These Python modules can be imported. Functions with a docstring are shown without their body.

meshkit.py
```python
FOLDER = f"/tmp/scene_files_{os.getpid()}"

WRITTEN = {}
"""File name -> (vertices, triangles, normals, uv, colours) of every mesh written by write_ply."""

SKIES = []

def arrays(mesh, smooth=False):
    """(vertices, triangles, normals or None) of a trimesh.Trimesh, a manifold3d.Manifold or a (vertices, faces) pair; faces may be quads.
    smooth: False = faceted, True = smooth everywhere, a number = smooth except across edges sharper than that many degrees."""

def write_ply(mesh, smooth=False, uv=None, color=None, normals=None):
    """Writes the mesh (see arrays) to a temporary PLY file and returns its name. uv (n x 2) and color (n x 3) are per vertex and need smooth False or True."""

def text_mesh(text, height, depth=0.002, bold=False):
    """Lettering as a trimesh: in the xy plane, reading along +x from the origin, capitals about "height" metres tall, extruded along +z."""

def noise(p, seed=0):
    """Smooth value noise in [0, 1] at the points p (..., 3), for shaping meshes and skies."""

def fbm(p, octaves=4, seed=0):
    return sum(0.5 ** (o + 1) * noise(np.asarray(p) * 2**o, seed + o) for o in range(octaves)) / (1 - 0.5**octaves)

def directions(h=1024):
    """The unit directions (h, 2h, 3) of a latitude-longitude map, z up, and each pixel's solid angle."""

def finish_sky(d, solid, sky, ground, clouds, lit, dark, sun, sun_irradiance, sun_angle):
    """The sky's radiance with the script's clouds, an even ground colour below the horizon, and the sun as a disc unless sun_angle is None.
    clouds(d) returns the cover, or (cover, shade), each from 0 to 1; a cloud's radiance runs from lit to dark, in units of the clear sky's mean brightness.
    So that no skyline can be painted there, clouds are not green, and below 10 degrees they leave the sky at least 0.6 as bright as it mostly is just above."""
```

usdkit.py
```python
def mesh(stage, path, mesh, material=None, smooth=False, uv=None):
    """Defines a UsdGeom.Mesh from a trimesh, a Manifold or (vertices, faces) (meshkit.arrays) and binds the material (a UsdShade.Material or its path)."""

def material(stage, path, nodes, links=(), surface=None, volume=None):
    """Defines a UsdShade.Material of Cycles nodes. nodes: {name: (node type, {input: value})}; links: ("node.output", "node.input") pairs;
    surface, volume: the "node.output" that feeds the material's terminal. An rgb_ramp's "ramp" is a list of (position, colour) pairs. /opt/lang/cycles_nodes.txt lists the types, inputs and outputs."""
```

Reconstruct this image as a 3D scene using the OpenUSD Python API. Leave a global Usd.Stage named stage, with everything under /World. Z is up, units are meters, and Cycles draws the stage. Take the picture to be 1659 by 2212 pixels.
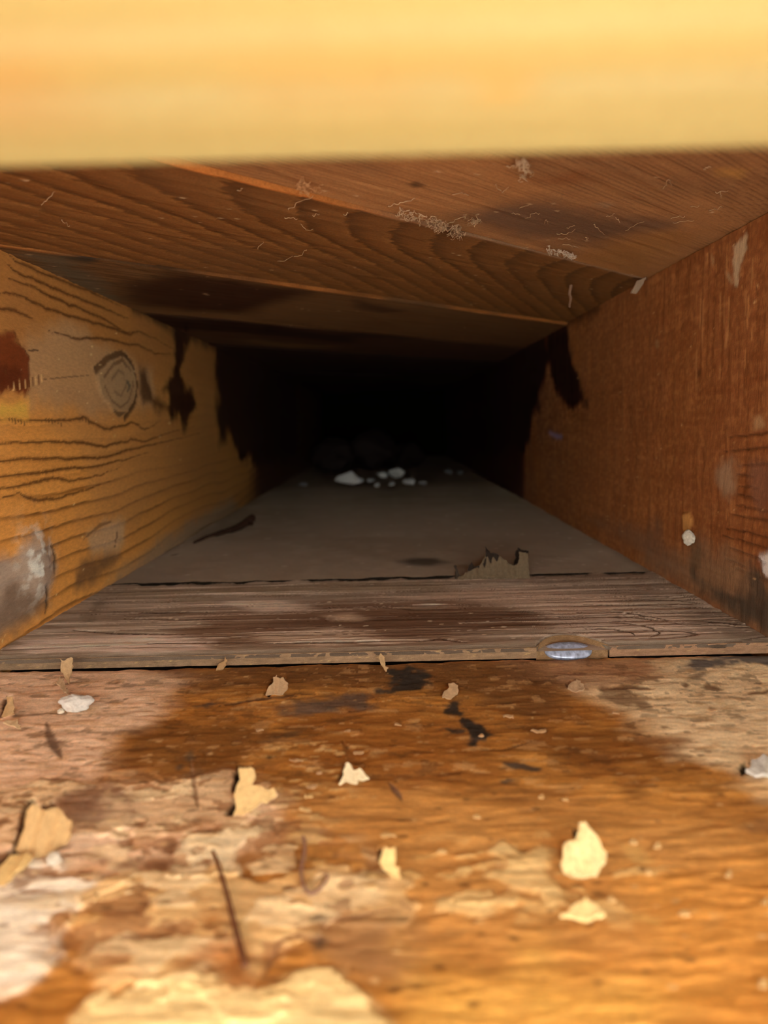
import math, random
import numpy as np
import trimesh, shapely.geometry as sg
from scipy.spatial import ConvexHull
from pxr import Usd, UsdGeom, UsdLux, UsdShade, Gf, Sdf, Vt
import usdkit, meshkit
from meshkit import fbm, noise

random.seed(7)
rng = np.random.default_rng(7)
stage = Usd.Stage.CreateInMemory()
UsdGeom.SetStageUpAxis(stage, UsdGeom.Tokens.z)
UsdGeom.SetStageMetersPerUnit(stage, 1.0)
UsdGeom.Xform.Define(stage, '/World')
UsdGeom.Scope.Define(stage, '/World/Looks')

# ------------------------------------------------------------------ camera
F = 1600.0                                       # focal length in pixels of the 1659 x 2212 frame
W, Hc = 0.368, 0.1972                            # clear width between the joists, floor-plank top to ceiling
PITCH, ROLL, YAW = 0.12100494, 0.02440919, -0.00551998
CAM = np.array([0.0058, 0.0, 0.1052])
_f = np.array([0, math.cos(PITCH), -math.sin(PITCH)]); _u = np.array([0, math.sin(PITCH), math.cos(PITCH)]); _x = np.array([1.0, 0, 0])
_up = math.cos(ROLL) * _u + math.sin(ROLL) * _x
_ri = math.cos(ROLL) * _x - math.sin(ROLL) * _u
_c, _s = math.cos(YAW), math.sin(YAW)
_R = np.array([[_c, _s, 0], [-_s, _c, 0], [0, 0, 1]])
RI, UP, FW = _R @ _ri, _R @ _up, _R @ _f
cam = UsdGeom.Camera.Define(stage, '/World/camera')
M = Gf.Matrix4d(*RI, 0, *UP, 0, *(-FW), 0, *CAM, 1)
cam.AddTransformOp().Set(M)
FL = 5.6
cam.CreateFocalLengthAttr(FL)
cam.CreateHorizontalApertureAttr(FL * 1659 / F)
cam.CreateVerticalApertureAttr(FL * 2212 / F)
cam.CreateClippingRangeAttr(Gf.Vec2f(0.005, 50))
cam.CreateFStopAttr(1.9)
cam.CreateFocusDistanceAttr(0.36)
EXPOSURE = 0.2
cam.CreateExposureAttr(EXPOSURE)

# ------------------------------------------------------------------ light: the phone's lamp beside the lens and an added even dome as soft fill through the mouth
lamp = UsdLux.SphereLight.Define(stage, '/World/phone_lamp')
lamp.AddTranslateOp().Set(Gf.Vec3d(CAM[0] + 0.024, 0.008, CAM[2] - 0.010))
lamp.CreateRadiusAttr(0.0035)
lamp.CreateColorAttr(Gf.Vec3f(1.0, 0.97, 0.90))
lamp.CreateIntensityAttr(650.0)
dome = UsdLux.DomeLight.Define(stage, '/World/added_fill_dome')
dome.CreateColorAttr(Gf.Vec3f(0.98, 1.02, 1.03))
dome.CreateIntensityAttr(3.35)

# ------------------------------------------------------------------ helpers
def lin(c):
    c = np.asarray(c, float) / 255.0
    return np.minimum(np.where(c <= 0.04045, c / 12.92, ((c + 0.055) / 1.055) ** 2.4) * [1.0, 1.07, 1.18], .9)

def ray(px, py):
    return FW + RI * (px - 829.5) / F - UP * (py - 1106) / F

def on_z(px, py, z):
    d = ray(px, py); return CAM + d * ((z - CAM[2]) / d[2])

def on_x(px, py, x):
    d = ray(px, py); return CAM + d * ((x - CAM[0]) / d[0])

def on_plane(px, py, p0, n):
    d = ray(px, py); return CAM + d * (np.dot(p0 - CAM, n) / np.dot(d, n))

def sstep(a, b, x):
    t = np.clip((x - a) / (b - a), 0, 1); return t * t * (3 - 2 * t)

_names = {}
def unique(parent, name):
    k = (parent, name); n = _names.get(k, 0); _names[k] = n + 1
    return f'{parent}/{name}' + (f'_{n:03d}' if n else '')

def tag(prim, label=None, cat=None, group=None, kind=None):
    prim = prim.GetPrim() if hasattr(prim, 'GetPrim') else prim
    for k, v in (('label', label), ('category', cat), ('group', group), ('kind', kind)):
        if v: prim.SetCustomDataByKey(k, v)
    return prim

def xform(name, label=None, cat=None, group=None, kind=None):
    return tag(UsdGeom.Xform.Define(stage, unique('/World', name)), label, cat, group, kind)

def path_of(parent): return '/World' if parent is None else str(parent.GetPath())

def put(name, v, f, n, col, mat, parent=None):
    m = UsdGeom.Mesh.Define(stage, unique(path_of(parent), name))
    m.CreatePointsAttr(Vt.Vec3fArray.FromNumpy(v.astype(np.float32)))
    m.CreateFaceVertexCountsAttr(Vt.IntArray.FromNumpy(np.full(len(f), f.shape[1], np.int32)))
    m.CreateFaceVertexIndicesAttr(Vt.IntArray.FromNumpy(f.astype(np.int32).ravel()))
    m.CreateSubdivisionSchemeAttr('none')
    if n is not None:
        m.CreateNormalsAttr(Vt.Vec3fArray.FromNumpy(n.astype(np.float32))); m.SetNormalsInterpolation('vertex')
    if col is not None:
        UsdGeom.PrimvarsAPI(m).CreatePrimvar('tint', Sdf.ValueTypeNames.Color3fArray, 'vertex').Set(Vt.Vec3fArray.FromNumpy(np.clip(col, 0, 1).astype(np.float32)))
    UsdShade.MaterialBindingAPI.Apply(m.GetPrim()).Bind(mat)
    return m.GetPrim()

def slab(name, G, normal, thick, col, mat, parent=None, side=.8, cap=True):
    """A solid board whose worked face is the grid G (a, b, 3); sides and back follow `thick` behind it."""
    a, b = G.shape[:2]
    du, dv = np.gradient(G, axis=0), np.gradient(G, axis=1)
    N = np.cross(du, dv); N /= np.linalg.norm(N, axis=-1, keepdims=True) + 1e-12
    flip = np.sum(N * normal) < 0
    if flip: N = -N
    idx = np.arange(a * b).reshape(a, b)
    q = np.stack([idx[:-1, :-1], idx[1:, :-1], idx[1:, 1:], idx[:-1, 1:]], -1).reshape(-1, 4)
    if flip: q = q[:, ::-1]
    V, Nn, C, Q = [G.reshape(-1, 3)], [N.reshape(-1, 3)], [col.reshape(-1, 3)], [q]
    base = a * b
    nrm = np.asarray(normal, float); cen = G.reshape(-1, 3).mean(0)
    for line, cl in ((G[0], col[0]), (G[-1], col[-1]), (G[:, 0], col[:, 0]), (G[:, -1], col[:, -1])):
        k = len(line); low = line - nrm * thick
        t = line[-1] - line[0]; o = np.cross(t, nrm); o /= np.linalg.norm(o)
        if np.dot(o, line.mean(0) - cen) < 0: o = -o
        V += [line, low]; Nn += [np.tile(o, (2 * k, 1))]; C += [cl * side, cl * side]
        i = base + np.arange(k - 1)
        qq = np.stack([i, i + 1, i + 1 + k, i + k], -1)
        p = line[1] - line[0]
        if np.dot(np.cross(p, -nrm), o) < 0: qq = qq[:, ::-1]
        Q.append(qq); base += 2 * k
    cs = np.array([G[0, 0], G[-1, 0], G[-1, -1], G[0, -1]]) - nrm * thick
    if cap: V.append(cs); Nn.append(np.tile(-nrm, (4, 1))); C.append(np.tile(col.reshape(-1, 3).mean(0), (4, 1)))
    qq = base + np.array([[0, 1, 2, 3]])
    if np.dot(np.cross(cs[1] - cs[0], cs[2] - cs[1]), -nrm) < 0: qq = qq[:, ::-1]
    if cap: Q.append(qq)
    return put(name, np.concatenate(V), np.concatenate(Q), np.concatenate(Nn), np.concatenate(C), mat, parent)

def solid(name, tm, col, mat, parent=None, smooth=40, vary=0.12):
    v, f, n = meshkit.arrays(tm, smooth)
    c = np.tile(np.asarray(col, float), (len(v), 1)) if np.ndim(col) == 1 else col
    c = c * (1 + vary * ((fbm(v * 900, 3) - .5) + 1.4 * (fbm(v * [2200, 260, 400], 3, 2) - .5))[:, None] * 2)
    return put(name, v, f, n, c, mat, parent)

def sdist(P, poly):
    """Signed distance (negative inside) of points P (n,2) to the polygon."""
    poly = np.asarray(poly, float); best = np.full(len(P), 1e9); ins = np.zeros(len(P), bool)
    for i in range(len(poly)):
        a, b = poly[i], poly[(i + 1) % len(poly)]
        e = b - a; w = P - a
        t = np.clip((w @ e) / (e @ e + 1e-18), 0, 1)
        best = np.minimum(best, np.hypot(*(w - t[:, None] * e).T))
        c = (a[1] > P[:, 1]) != (b[1] > P[:, 1])
        with np.errstate(divide='ignore', invalid='ignore'):
            ins ^= c & (P[:, 0] < (b[0] - a[0]) * (P[:, 1] - a[1]) / (b[1] - a[1]) + a[0])
    return np.where(ins, -best, best)

def ldist(P, line):
    """Distance to a polyline and the position 0..1 along it."""
    line = np.asarray(line, float); best = np.full(len(P), 1e9); pos = np.zeros(len(P)); n = len(line) - 1
    for i in range(n):
        e = line[i + 1] - line[i]; w = P - line[i]
        t = np.clip((w @ e) / (e @ e + 1e-18), 0, 1); d = np.hypot(*(w - t[:, None] * e).T)
        k = d < best; best[k] = d[k]; pos[k] = (i + t[k]) / n
    return best, pos

class Face:
    """Albedo and relief of one wooden face in its own plane coordinates; to2d turns a photo pixel into a point of that plane."""
    def __init__(self, P, base, to2d):
        self.shape = P.shape[:-1]; self.P = P.reshape(-1, 2); self.C = np.tile(lin(base), (len(self.P), 1)); self.h = np.zeros(len(self.P)); self.to2d = to2d
        self.P3 = np.c_[self.P, np.zeros(len(self.P))]
    def mix(self, m, col):
        self.C += (lin(col) - self.C) * np.clip(m, 0, 1)[:, None]
    def near(self, pts, pad):
        lo, hi = pts.min(0) - pad, pts.max(0) + pad
        return np.flatnonzero(np.all((self.P > lo) & (self.P < hi), 1))
    def blob(self, pix, col, soft=.004, rag=.004, freq=120, alpha=1.0, raise_=0.0, stretch=(1, 1), seed=0, grow=0.0):
        pts = np.array([self.to2d(*p) for p in pix]); i = self.near(pts, soft * 2 + rag * 2)
        if not len(i): return
        Q = self.P3[i] * [freq * stretch[0], freq * stretch[1], 1]
        d = sdist(self.P[i], pts) + rag * 2 * (fbm(Q, 4, 11 + seed) - .5) - grow
        m = sstep(soft, -soft, d) * alpha
        self.C[i] += (lin(col) - self.C[i]) * m[:, None]
        self.h[i] += raise_ * sstep(.0006, -.0006, d)
    def line(self, pix, width, col, alpha=1.0, depth=0.0, rag=.3, taper=True, soft=.5):
        pts = np.array([self.to2d(*p) for p in pix]); i = self.near(pts, width * 2.5)
        if not len(i): return
        d, pos = ldist(self.P[i], pts)
        w = width * (np.sin(np.pi * np.clip(pos * .9 + .05, 0, 1)) if taper else 1) * (1 - rag + 2 * rag * noise(self.P3[i] * 700, 5))
        m = sstep(w, w * soft, d) * alpha
        self.C[i] += (lin(col) - self.C[i]) * m[:, None]
        self.h[i] += depth * m
    def dots(self, n, region, rad, col, alpha=1, seed=0, bump=0.0):
        r = np.random.default_rng(seed); lo, hi = region
        for k in range(n):
            p = r.uniform(lo, hi); R = rad * r.uniform(.4, 1.3); i = self.near(p[None], R)
            if len(i):
                m = sstep(R, R * .4, np.hypot(*((self.P[i] - p) * [.7, 1.2]).T)) * alpha
                self.C[i] += (lin(col) - self.C[i]) * m[:, None]; self.h[i] += bump * m
    def col(self): return self.C.reshape(*self.shape, 3)
    def hgt(self): return self.h.reshape(self.shape)

def wood(name, scale=(1, 1, 1), fine=900, amp=.25, rough=.55, bump=.25, spec=.3, speck=0.0):
    """Tint attribute x fine grain noise stretched along `scale`, with matching bump."""
    nodes = {
        'a': ('attribute', {'attribute': 'tint'}),
        'g': ('geometry', {}),
        'm': ('mapping', {'scale': scale}),
        'n': ('noise_texture', {'scale': fine, 'detail': 4.0, 'roughness': .65}),
        'n2': ('noise_texture', {'scale': fine * 3.1, 'detail': 2.0, 'roughness': .6}),
        'r': ('map_range', {'from_min': .25, 'from_max': .75, 'to_min': 1 - amp, 'to_max': 1 + amp}),
        'r2': ('map_range', {'from_min': .25, 'from_max': .75, 'to_min': 1 - amp * .8, 'to_max': 1 + amp * .8}),
        'mu': ('math', {'math_type': 'multiply'}),
        'x': ('mix', {'mix_type': 'multiply', 'fac': 1.0}),
        'b': ('bump', {'strength': bump, 'distance': .0012}),
        'p': ('principled_bsdf', {'roughness': rough, 'specular_ior_level': spec, 'diffuse_roughness': .4}),
    }
    links = [('g.position', 'm.vector'), ('m.vector', 'n.vector'), ('g.position', 'n2.vector'), ('n.fac', 'r.value'), ('n2.fac', 'r2.value'),
             ('r.result', 'mu.value1'), ('r2.result', 'mu.value2'), ('a.color', 'x.color1'), ('mu.value', 'x.color2'), ('x.color', 'p.base_color'),
             ('n.fac', 'b.height'), ('b.normal', 'p.normal')]
    return usdkit.material(stage, f'/World/Looks/{name}', nodes, links, surface='p.BSDF')

M_panel = wood('wet_panel', (.35, 1, 1), 500, .22, .6, .35, .25)
M_plank = wood('grey_plank', (.12, 1, 1), 900, .25, .75, .35, .15)
M_dust = wood('dusty_board', (1, 1, 1), 700, .12, .95, .15, .05)
M_left = wood('joist_wood', (1, .3, 1), 700, .16, .65, .2, .2)
M_right = wood('sawn_wood', (1, 1, .25), 700, .22, .65, .3, .2)
M_ceil = wood('ceiling_wood', (1, 1, 1), 800, .22, .7, .25, .15)
M_over = wood('overhead_wood', (.08, 1, 1), 160, .06, .38, .05, .5)
M_chip = wood('splinter_wood', (1, 1, 1), 700, .15, .7, .3, .15)
M_crumb = wood('plaster', (1, 1, 1), 700, .12, .8, .4, .2)
M_lint = wood('lint', (1, 1, 1), 700, .1, .9, .0, .05)
M_metal = usdkit.material(stage, '/World/Looks/bluish_metal', {
    'g': ('geometry', {}), 'm': ('mapping', {'scale': (1, 1, .3)}), 'n': ('noise_texture', {'scale': 500.0, 'detail': 3.0}),
    'r': ('rgb_ramp', {'ramp': [(.3, (.30, .33, .42)), (.7, (.72, .78, .92))]}),
    'p': ('principled_bsdf', {'metallic': .35, 'roughness': .42})},
    [('g.position', 'm.vector'), ('m.vector', 'n.vector'), ('n.fac', 'r.fac'), ('r.color', 'p.base_color')], surface='p.BSDF')

XL, XR = -W / 2, W / 2
Y_FRONT, Y_SEAM, Y_END = 0.336, 0.4925, 2.25
Z_PANEL = -0.0060

# ================================================================== FLOOR
floor = xform('floor', 'wooden floor of the cavity: stained near panel, grey cross plank, dusty far board', kind='structure')

# ---- the near panel: water-stained, delaminating sheet
def panel_xy(px, py): return on_z(px, py, Z_PANEL)[:2]
ny, nx = 440, 860
k = np.linspace(0, 1, ny)
ys = 1 / (1 / .10 + (1 / .3335 - 1 / .10) * k)
ys = np.concatenate([np.linspace(-.10, .098, 16), ys])
t = np.linspace(-1, 1, nx); xs = .184 * (.62 * t + .38 * t ** 3)
X, Y = np.meshgrid(xs, ys, indexing='ij')
Ye = Y + sstep(.31, .3335, Y) * (.0035 * (fbm(np.stack([X * 90, X * 0, X * 0], -1), 4, 3) - .55))    # broken far edge
fc = Face(np.stack([X, Ye], -1), (196, 128, 54), panel_xy)
P3 = fc.P3
n1 = fbm(P3 * [14, 22, 1], 5, 1); n2 = fbm(P3 * [40, 90, 1], 4, 2); n3 = fbm(P3 * [120, 420, 1], 4, 4)
fc.mix(sstep(.42, .70, n1) * .55, (168, 100, 36))
fc.mix(sstep(.50, .75, n2) * .45, (205, 138, 62))
fc.mix(sstep(.55, .3, n2) * .35, (140, 82, 34))
n4 = fbm(P3 * [90, 260, 1], 4, 6)
fc.mix(sstep(.55, .3, n3) * .40, (128, 76, 30)); fc.mix(sstep(.56, .74, n3) * .30, (214, 150, 76)); fc.mix(sstep(.58, .7, n4) * .35, (116, 66, 26))
TAN, DRY, PALE, DUSK, BROWN, BLACK = (206, 160, 106), (222, 180, 122), (240, 214, 170), (120, 86, 62), (122, 76, 36), (46, 42, 36)
B = fc.blob
# dry tan zones
B([(-80, 1430), (330, 1430), (400, 1470), (330, 1540), (250, 1600), (220, 1680), (420, 1680), (520, 1690), (600, 1720), (560, 1800), (330, 1880), (-120, 1900), (-300, 1600)], (240, 194, 148), .010, .012, 60)
B([(1230, 1430), (1800, 1400), (1900, 1700), (1640, 1720), (1560, 1660), (1440, 1640), (1380, 1560), (1240, 1500)], (248, 204, 148), .008, .010, 60)
B([(1050, 1420), (1400, 1420), (1420, 1470), (1240, 1500), (1100, 1470)], (176, 124, 80), .008, .008, 60)
B([(350, 1440), (1130, 1425), (1230, 1500), (1160, 1570), (980, 1490), (700, 1480), (420, 1500)], (118, 74, 36), .010, .010, 50, .85)
B([(380, 1560), (560, 1570), (640, 1590), (520, 1640), (450, 1680), (290, 1680), (230, 1650), (260, 1580)], (128, 78, 32), .009, .010, 80, .85)
B([(1150, 1570), (1500, 1590), (1500, 1660), (1300, 1680), (1150, 1620)], (128, 74, 28), .008, .012, 90, .8)
B([(760, 1520), (960, 1560), (1100, 1620), (1000, 1700), (780, 1690), (640, 1640), (600, 1560)], (148, 86, 32), .010, .014, 80, .7)
B([(640, 1730), (900, 1700), (1300, 1720), (1659, 1760), (1700, 2000), (1450, 2080), (900, 2080), (700, 1960)], (226, 160, 86), .016, .014, 60, .45)
# paler torn layer left
B([(-60, 1700), (110, 1690), (350, 1690), (500, 1665), (560, 1690), (600, 1715), (560, 1760), (480, 1790), (330, 1810), (200, 1800), (-60, 1850)], (230, 186, 134), .0016, .007, 130, .95, .0005)
B([(395, 1810), (560, 1785), (575, 1800), (520, 1830), (520, 1890), (460, 1900), (380, 1905), (370, 1850)], (240, 208, 156), .0016, .005, 160, .95, .0006)
B([(-60, 1900), (60, 1870), (180, 1875), (260, 1910), (200, 1960), (140, 2000), (130, 2100), (60, 2140), (-60, 2160)], (240, 220, 186), .0025, .007, 110, 1, .0006)
B([(200, 1900), (400, 1905), (520, 1900), (640, 1880), (860, 1900), (850, 1970), (700, 1990), (660, 2040), (600, 2090), (560, 2212), (300, 2150), (150, 2100), (150, 1980)], (224, 176, 112), .002, .010, 110, .95, .0004)
B([(300, 2110), (430, 2085), (560, 2130), (640, 2090), (720, 2110), (800, 2170), (860, 2240), (700, 2300), (200, 2300), (180, 2200)], (240, 204, 136), .002, .007, 110, 1, .0006)
B([(700, 1980), (860, 1965), (900, 2060), (880, 2130), (780, 2120), (690, 2060), (670, 2010)], (160, 112, 66), .006, .006, 90, .9)
B([(900, 2100), (1250, 2090), (1480, 2150), (1400, 2260), (860, 2260)], (244, 180, 82), .012, .014, 60, .85)
B([(1400, 1900), (1700, 1850), (1700, 2260), (1450, 2200)], (220, 146, 62), .012, .014, 60, .7)
B([(-100, 2190), (60, 2150), (180, 2100), (230, 2100), (200, 2180), (120, 2240), (-100, 2300)], (176, 112, 44), .004, .005, 130, .9)
# mottling of the torn layers: the ply below shows through in ragged islands
def M_(pix, col, th, f, alpha, seed, raise_=0.0, st=(1, 1.6)):
    pts = np.array([panel_xy(*p) for p in pix]); i = fc.near(pts, .02)
    d = sdist(fc.P[i], pts) + .02 * (fbm(P3[i] * 60, 3, seed) - .5); v = fbm(P3[i] * [f * st[0], f * st[1], 1], 5, seed)
    m = sstep(.006, -.006, d) * sstep(th - .012, th + .012, v) * alpha
    fc.C[i] += (lin(col) - fc.C[i]) * m[:, None]; fc.h[i] += raise_ * m
LEFT = [(-100, 1690), (560, 1680), (640, 1790), (860, 1880), (860, 1960), (680, 2010), (620, 2110), (300, 2120), (130, 2060), (-100, 1900)]
M_(LEFT, (164, 108, 62), .60, 70, .75, 201, -.0003); M_(LEFT, (238, 202, 146), .60, 85, .7, 202, .0003); M_(LEFT, (146, 96, 56), .66, 150, .7, 203, -.0002)
M_([(600, 1780), (900, 1800), (1250, 1800), (1450, 1850), (1500, 1980), (1200, 2000), (900, 1990), (640, 1900)], (226, 178, 108), .63, 110, .7, 204, .0003)
M_([(560, 1600), (780, 1620), (760, 1800), (600, 1800)], (220, 172, 106), .60, 160, .7, 205, .0003, (1, 3))
M_([(0, 1430), (1659, 1420), (1659, 1700), (0, 1700)], (104, 66, 34), .66, 120, .5, 206, -.0002, (1, 2.2)); M_([(0, 1430), (1659, 1420), (1659, 1700), (0, 1700)], (206, 152, 92), .67, 140, .45, 207, .0002, (1, 2.2))
# shadows of the lifted flakes painted near-black, slightly recessed
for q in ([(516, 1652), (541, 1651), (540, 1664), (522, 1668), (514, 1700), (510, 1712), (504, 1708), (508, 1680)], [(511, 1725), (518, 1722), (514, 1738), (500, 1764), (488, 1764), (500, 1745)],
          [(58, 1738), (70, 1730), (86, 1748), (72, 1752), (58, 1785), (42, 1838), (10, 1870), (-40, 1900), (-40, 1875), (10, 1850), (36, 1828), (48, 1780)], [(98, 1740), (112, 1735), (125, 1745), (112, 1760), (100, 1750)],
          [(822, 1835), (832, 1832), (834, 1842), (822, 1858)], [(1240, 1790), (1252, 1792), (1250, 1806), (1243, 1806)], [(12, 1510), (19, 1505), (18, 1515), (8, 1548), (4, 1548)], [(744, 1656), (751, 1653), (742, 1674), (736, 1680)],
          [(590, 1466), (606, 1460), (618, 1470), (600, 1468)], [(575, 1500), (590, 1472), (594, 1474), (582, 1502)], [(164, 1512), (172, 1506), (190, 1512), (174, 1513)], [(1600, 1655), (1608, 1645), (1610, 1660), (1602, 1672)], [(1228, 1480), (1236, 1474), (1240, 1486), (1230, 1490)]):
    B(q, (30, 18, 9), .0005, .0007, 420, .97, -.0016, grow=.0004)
# darker stains
B([(60, 1780), (120, 1730), (190, 1705), (240, 1700), (235, 1750), (200, 1775), (150, 1785)], (150, 108, 78), .004, .005, 140, .9)
B([(240, 1700), (290, 1720), (310, 1770), (280, 1780), (260, 1740)], (150, 108, 78), .004, .004, 140, .8)
B([(150, 1850), (260, 1855), (300, 1870), (360, 1850), (370, 1800), (380, 1850), (370, 1880), (300, 1885), (220, 1868)], (138, 92, 58), .003, .005, 150, .9)
B([(510, 1845), (540, 1825), (560, 1840), (620, 1835), (640, 1850), (560, 1850), (530, 1870), (505, 1866)], (156, 98, 44), .003, .004, 150, .9)
B([(420, 1985), (440, 1960), (480, 1975), (470, 2005), (430, 2010)], (176, 110, 48), .005, .003, 150, .9)
B([(120, 1980), (200, 1970), (210, 1985), (140, 1992)], (190, 128, 56), .003, .003, 150, .9)
B([(430, 2060), (520, 2045), (530, 2100), (560, 2130), (500, 2130), (480, 2090), (400, 2080)], (176, 104, 44), .004, .004, 150, .9)
B([(370, 1790), (440, 1770), (500, 1780), (560, 1770), (520, 1795), (440, 1790), (380, 1805)], (168, 110, 62), .003, .004, 150, .8)
B([(610, 1900), (640, 1880), (680, 1890), (660, 1925)], (180, 124, 60), .003, .004, 150, .8)
for q in ([(1485, 1455), (1520, 1455), (1520, 1470), (1490, 1470)], ):
    B(q, (110, 80, 56), .002, .003, 200, .7)
# grey and black marks
B([(815, 1495), (850, 1480), (842, 1450), (880, 1442), (915, 1450), (930, 1475), (905, 1490), (870, 1498)], BLACK, .0022, .006, 200, .93)
B([(955, 1540), (975, 1512), (995, 1512), (1000, 1545), (1030, 1560), (1050, 1580), (1064, 1585), (1050, 1600), (1030, 1605), (1035, 1620), (1018, 1612), (1010, 1590), (1005, 1565), (985, 1545)], BLACK, .0013, .003, 250, .95)
B([(955, 1571), (990, 1576), (1015, 1572), (1005, 1583), (975, 1582)], BLACK, .0010, .002, 250, .85)
B([(1088, 1650), (1110, 1648), (1165, 1660), (1150, 1668), (1110, 1662)], (58, 50, 42), .0010, .002, 250, .9)
B([(1078, 1685), (1095, 1680), (1108, 1685), (1095, 1692), (1080, 1692)], (58, 50, 42), .0010, .0015, 250, .9)
B([(1480, 1440), (1500, 1428), (1560, 1415), (1659, 1405), (1720, 1410), (1720, 1440), (1600, 1432), (1520, 1445)], (84, 76, 70), .003, .007, 150, .92)
B([(600, 1545), (640, 1515), (740, 1505), (790, 1500), (800, 1530), (740, 1535), (680, 1545)], (92, 74, 60), .004, .007, 150, .85)
B([(425, 1525), (455, 1512), (480, 1515), (470, 1525), (440, 1530)], (78, 60, 48), .002, .004, 200, .85)
B([(560, 1590), (640, 1580), (660, 1575), (640, 1590), (590, 1600)], (96, 66, 40), .003, .004, 200, .75)
B([(670, 1985), (690, 1978), (708, 1985), (700, 1995), (675, 1995)], (66, 54, 44), .0012, .001, 250, .9)
B([(675, 2035), (690, 2018), (702, 2030), (698, 2050), (682, 2055)], (90, 66, 46), .0015, .001, 250, .85)
B([(575, 1637), (583, 1634), (590, 1637), (583, 1640)], (40, 34, 28), .0008, .0004, 250, .9)
B([(400, 1632), (415, 1620), (420, 1640), (408, 1645)], (90, 68, 46), .0015, .001, 250, .8)
B([(380, 1657), (392, 1652), (396, 1660), (384, 1664)], (80, 60, 44), .001, .001, 250, .8)
B([(1210, 1460), (1290, 1450), (1350, 1462), (1340, 1480), (1280, 1495), (1230, 1490)], (196, 150, 104), .003, .004, 150, .8, .0003)
B([(1290, 1480), (1350, 1490), (1400, 1510), (1390, 1530), (1330, 1520), (1300, 1500)], (110, 70, 36), .002, .005, 220, .75)
for q in ([(1312, 1488), (1340, 1478), (1390, 1484), (1400, 1488), (1350, 1490)], [(1468, 1482), (1480, 1474), (1495, 1482), (1480, 1485)], [(1515, 1485), (1530, 1474), (1560, 1490), (1540, 1490)],
          [(1590, 1505), (1630, 1492), (1659, 1490), (1659, 1498), (1620, 1503)], [(1370, 1503), (1400, 1505), (1450, 1507), (1420, 1510)], [(480, 1522), (540, 1512), (640, 1505), (560, 1514), (500, 1524)],
          [(25, 1546), (80, 1540), (130, 1538), (80, 1544), (30, 1550)]):
    B(q, (112, 74, 42), .0010, .0018, 260, .85, -.0003)
# pale torn patches that are still glued down
B([(1060, 1840), (1090, 1822), (1130, 1836), (1165, 1822), (1200, 1835), (1195, 1860), (1180, 1885), (1190, 1915), (1225, 1930), (1225, 1950), (1190, 1950), (1170, 1925), (1110, 1920), (1050, 1890), (1090, 1870), (1100, 1850)], (228, 184, 116), .0016, .003, 180, .95, .0004)
B([(940, 1945), (975, 1935), (1000, 1925), (1060, 1920), (1085, 1940), (1105, 1950), (1070, 1965), (1045, 1985), (1010, 1985), (985, 1968), (945, 1965)], (228, 184, 116), .0016, .003, 180, .95, .0004)
B([(890, 1855), (940, 1842), (965, 1840), (930, 1852)], (222, 172, 100), .0012, .001, 200, .9, .0003)
B([(985, 1875), (1018, 1872), (1018, 1882), (988, 1884)], (232, 190, 120), .001, .001, 200, .9, .0003)
B([(1345, 1825), (1380, 1830), (1400, 1860), (1390, 1870), (1360, 1850)], (222, 168, 92), .002, .002, 200, .8)
B([(1350, 1965), (1400, 1975), (1430, 1990), (1420, 2000), (1370, 1985)], (236, 180, 96), .002, .002, 200, .8)
B([(1560, 1700), (1610, 1690), (1680, 1700), (1680, 1730), (1620, 1715)], (220, 170, 108), .003, .003, 160, .8)
B([(1600, 1775), (1659, 1765), (1659, 1790), (1620, 1795)], (118, 78, 46), .003, .004, 160, .6)
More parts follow.
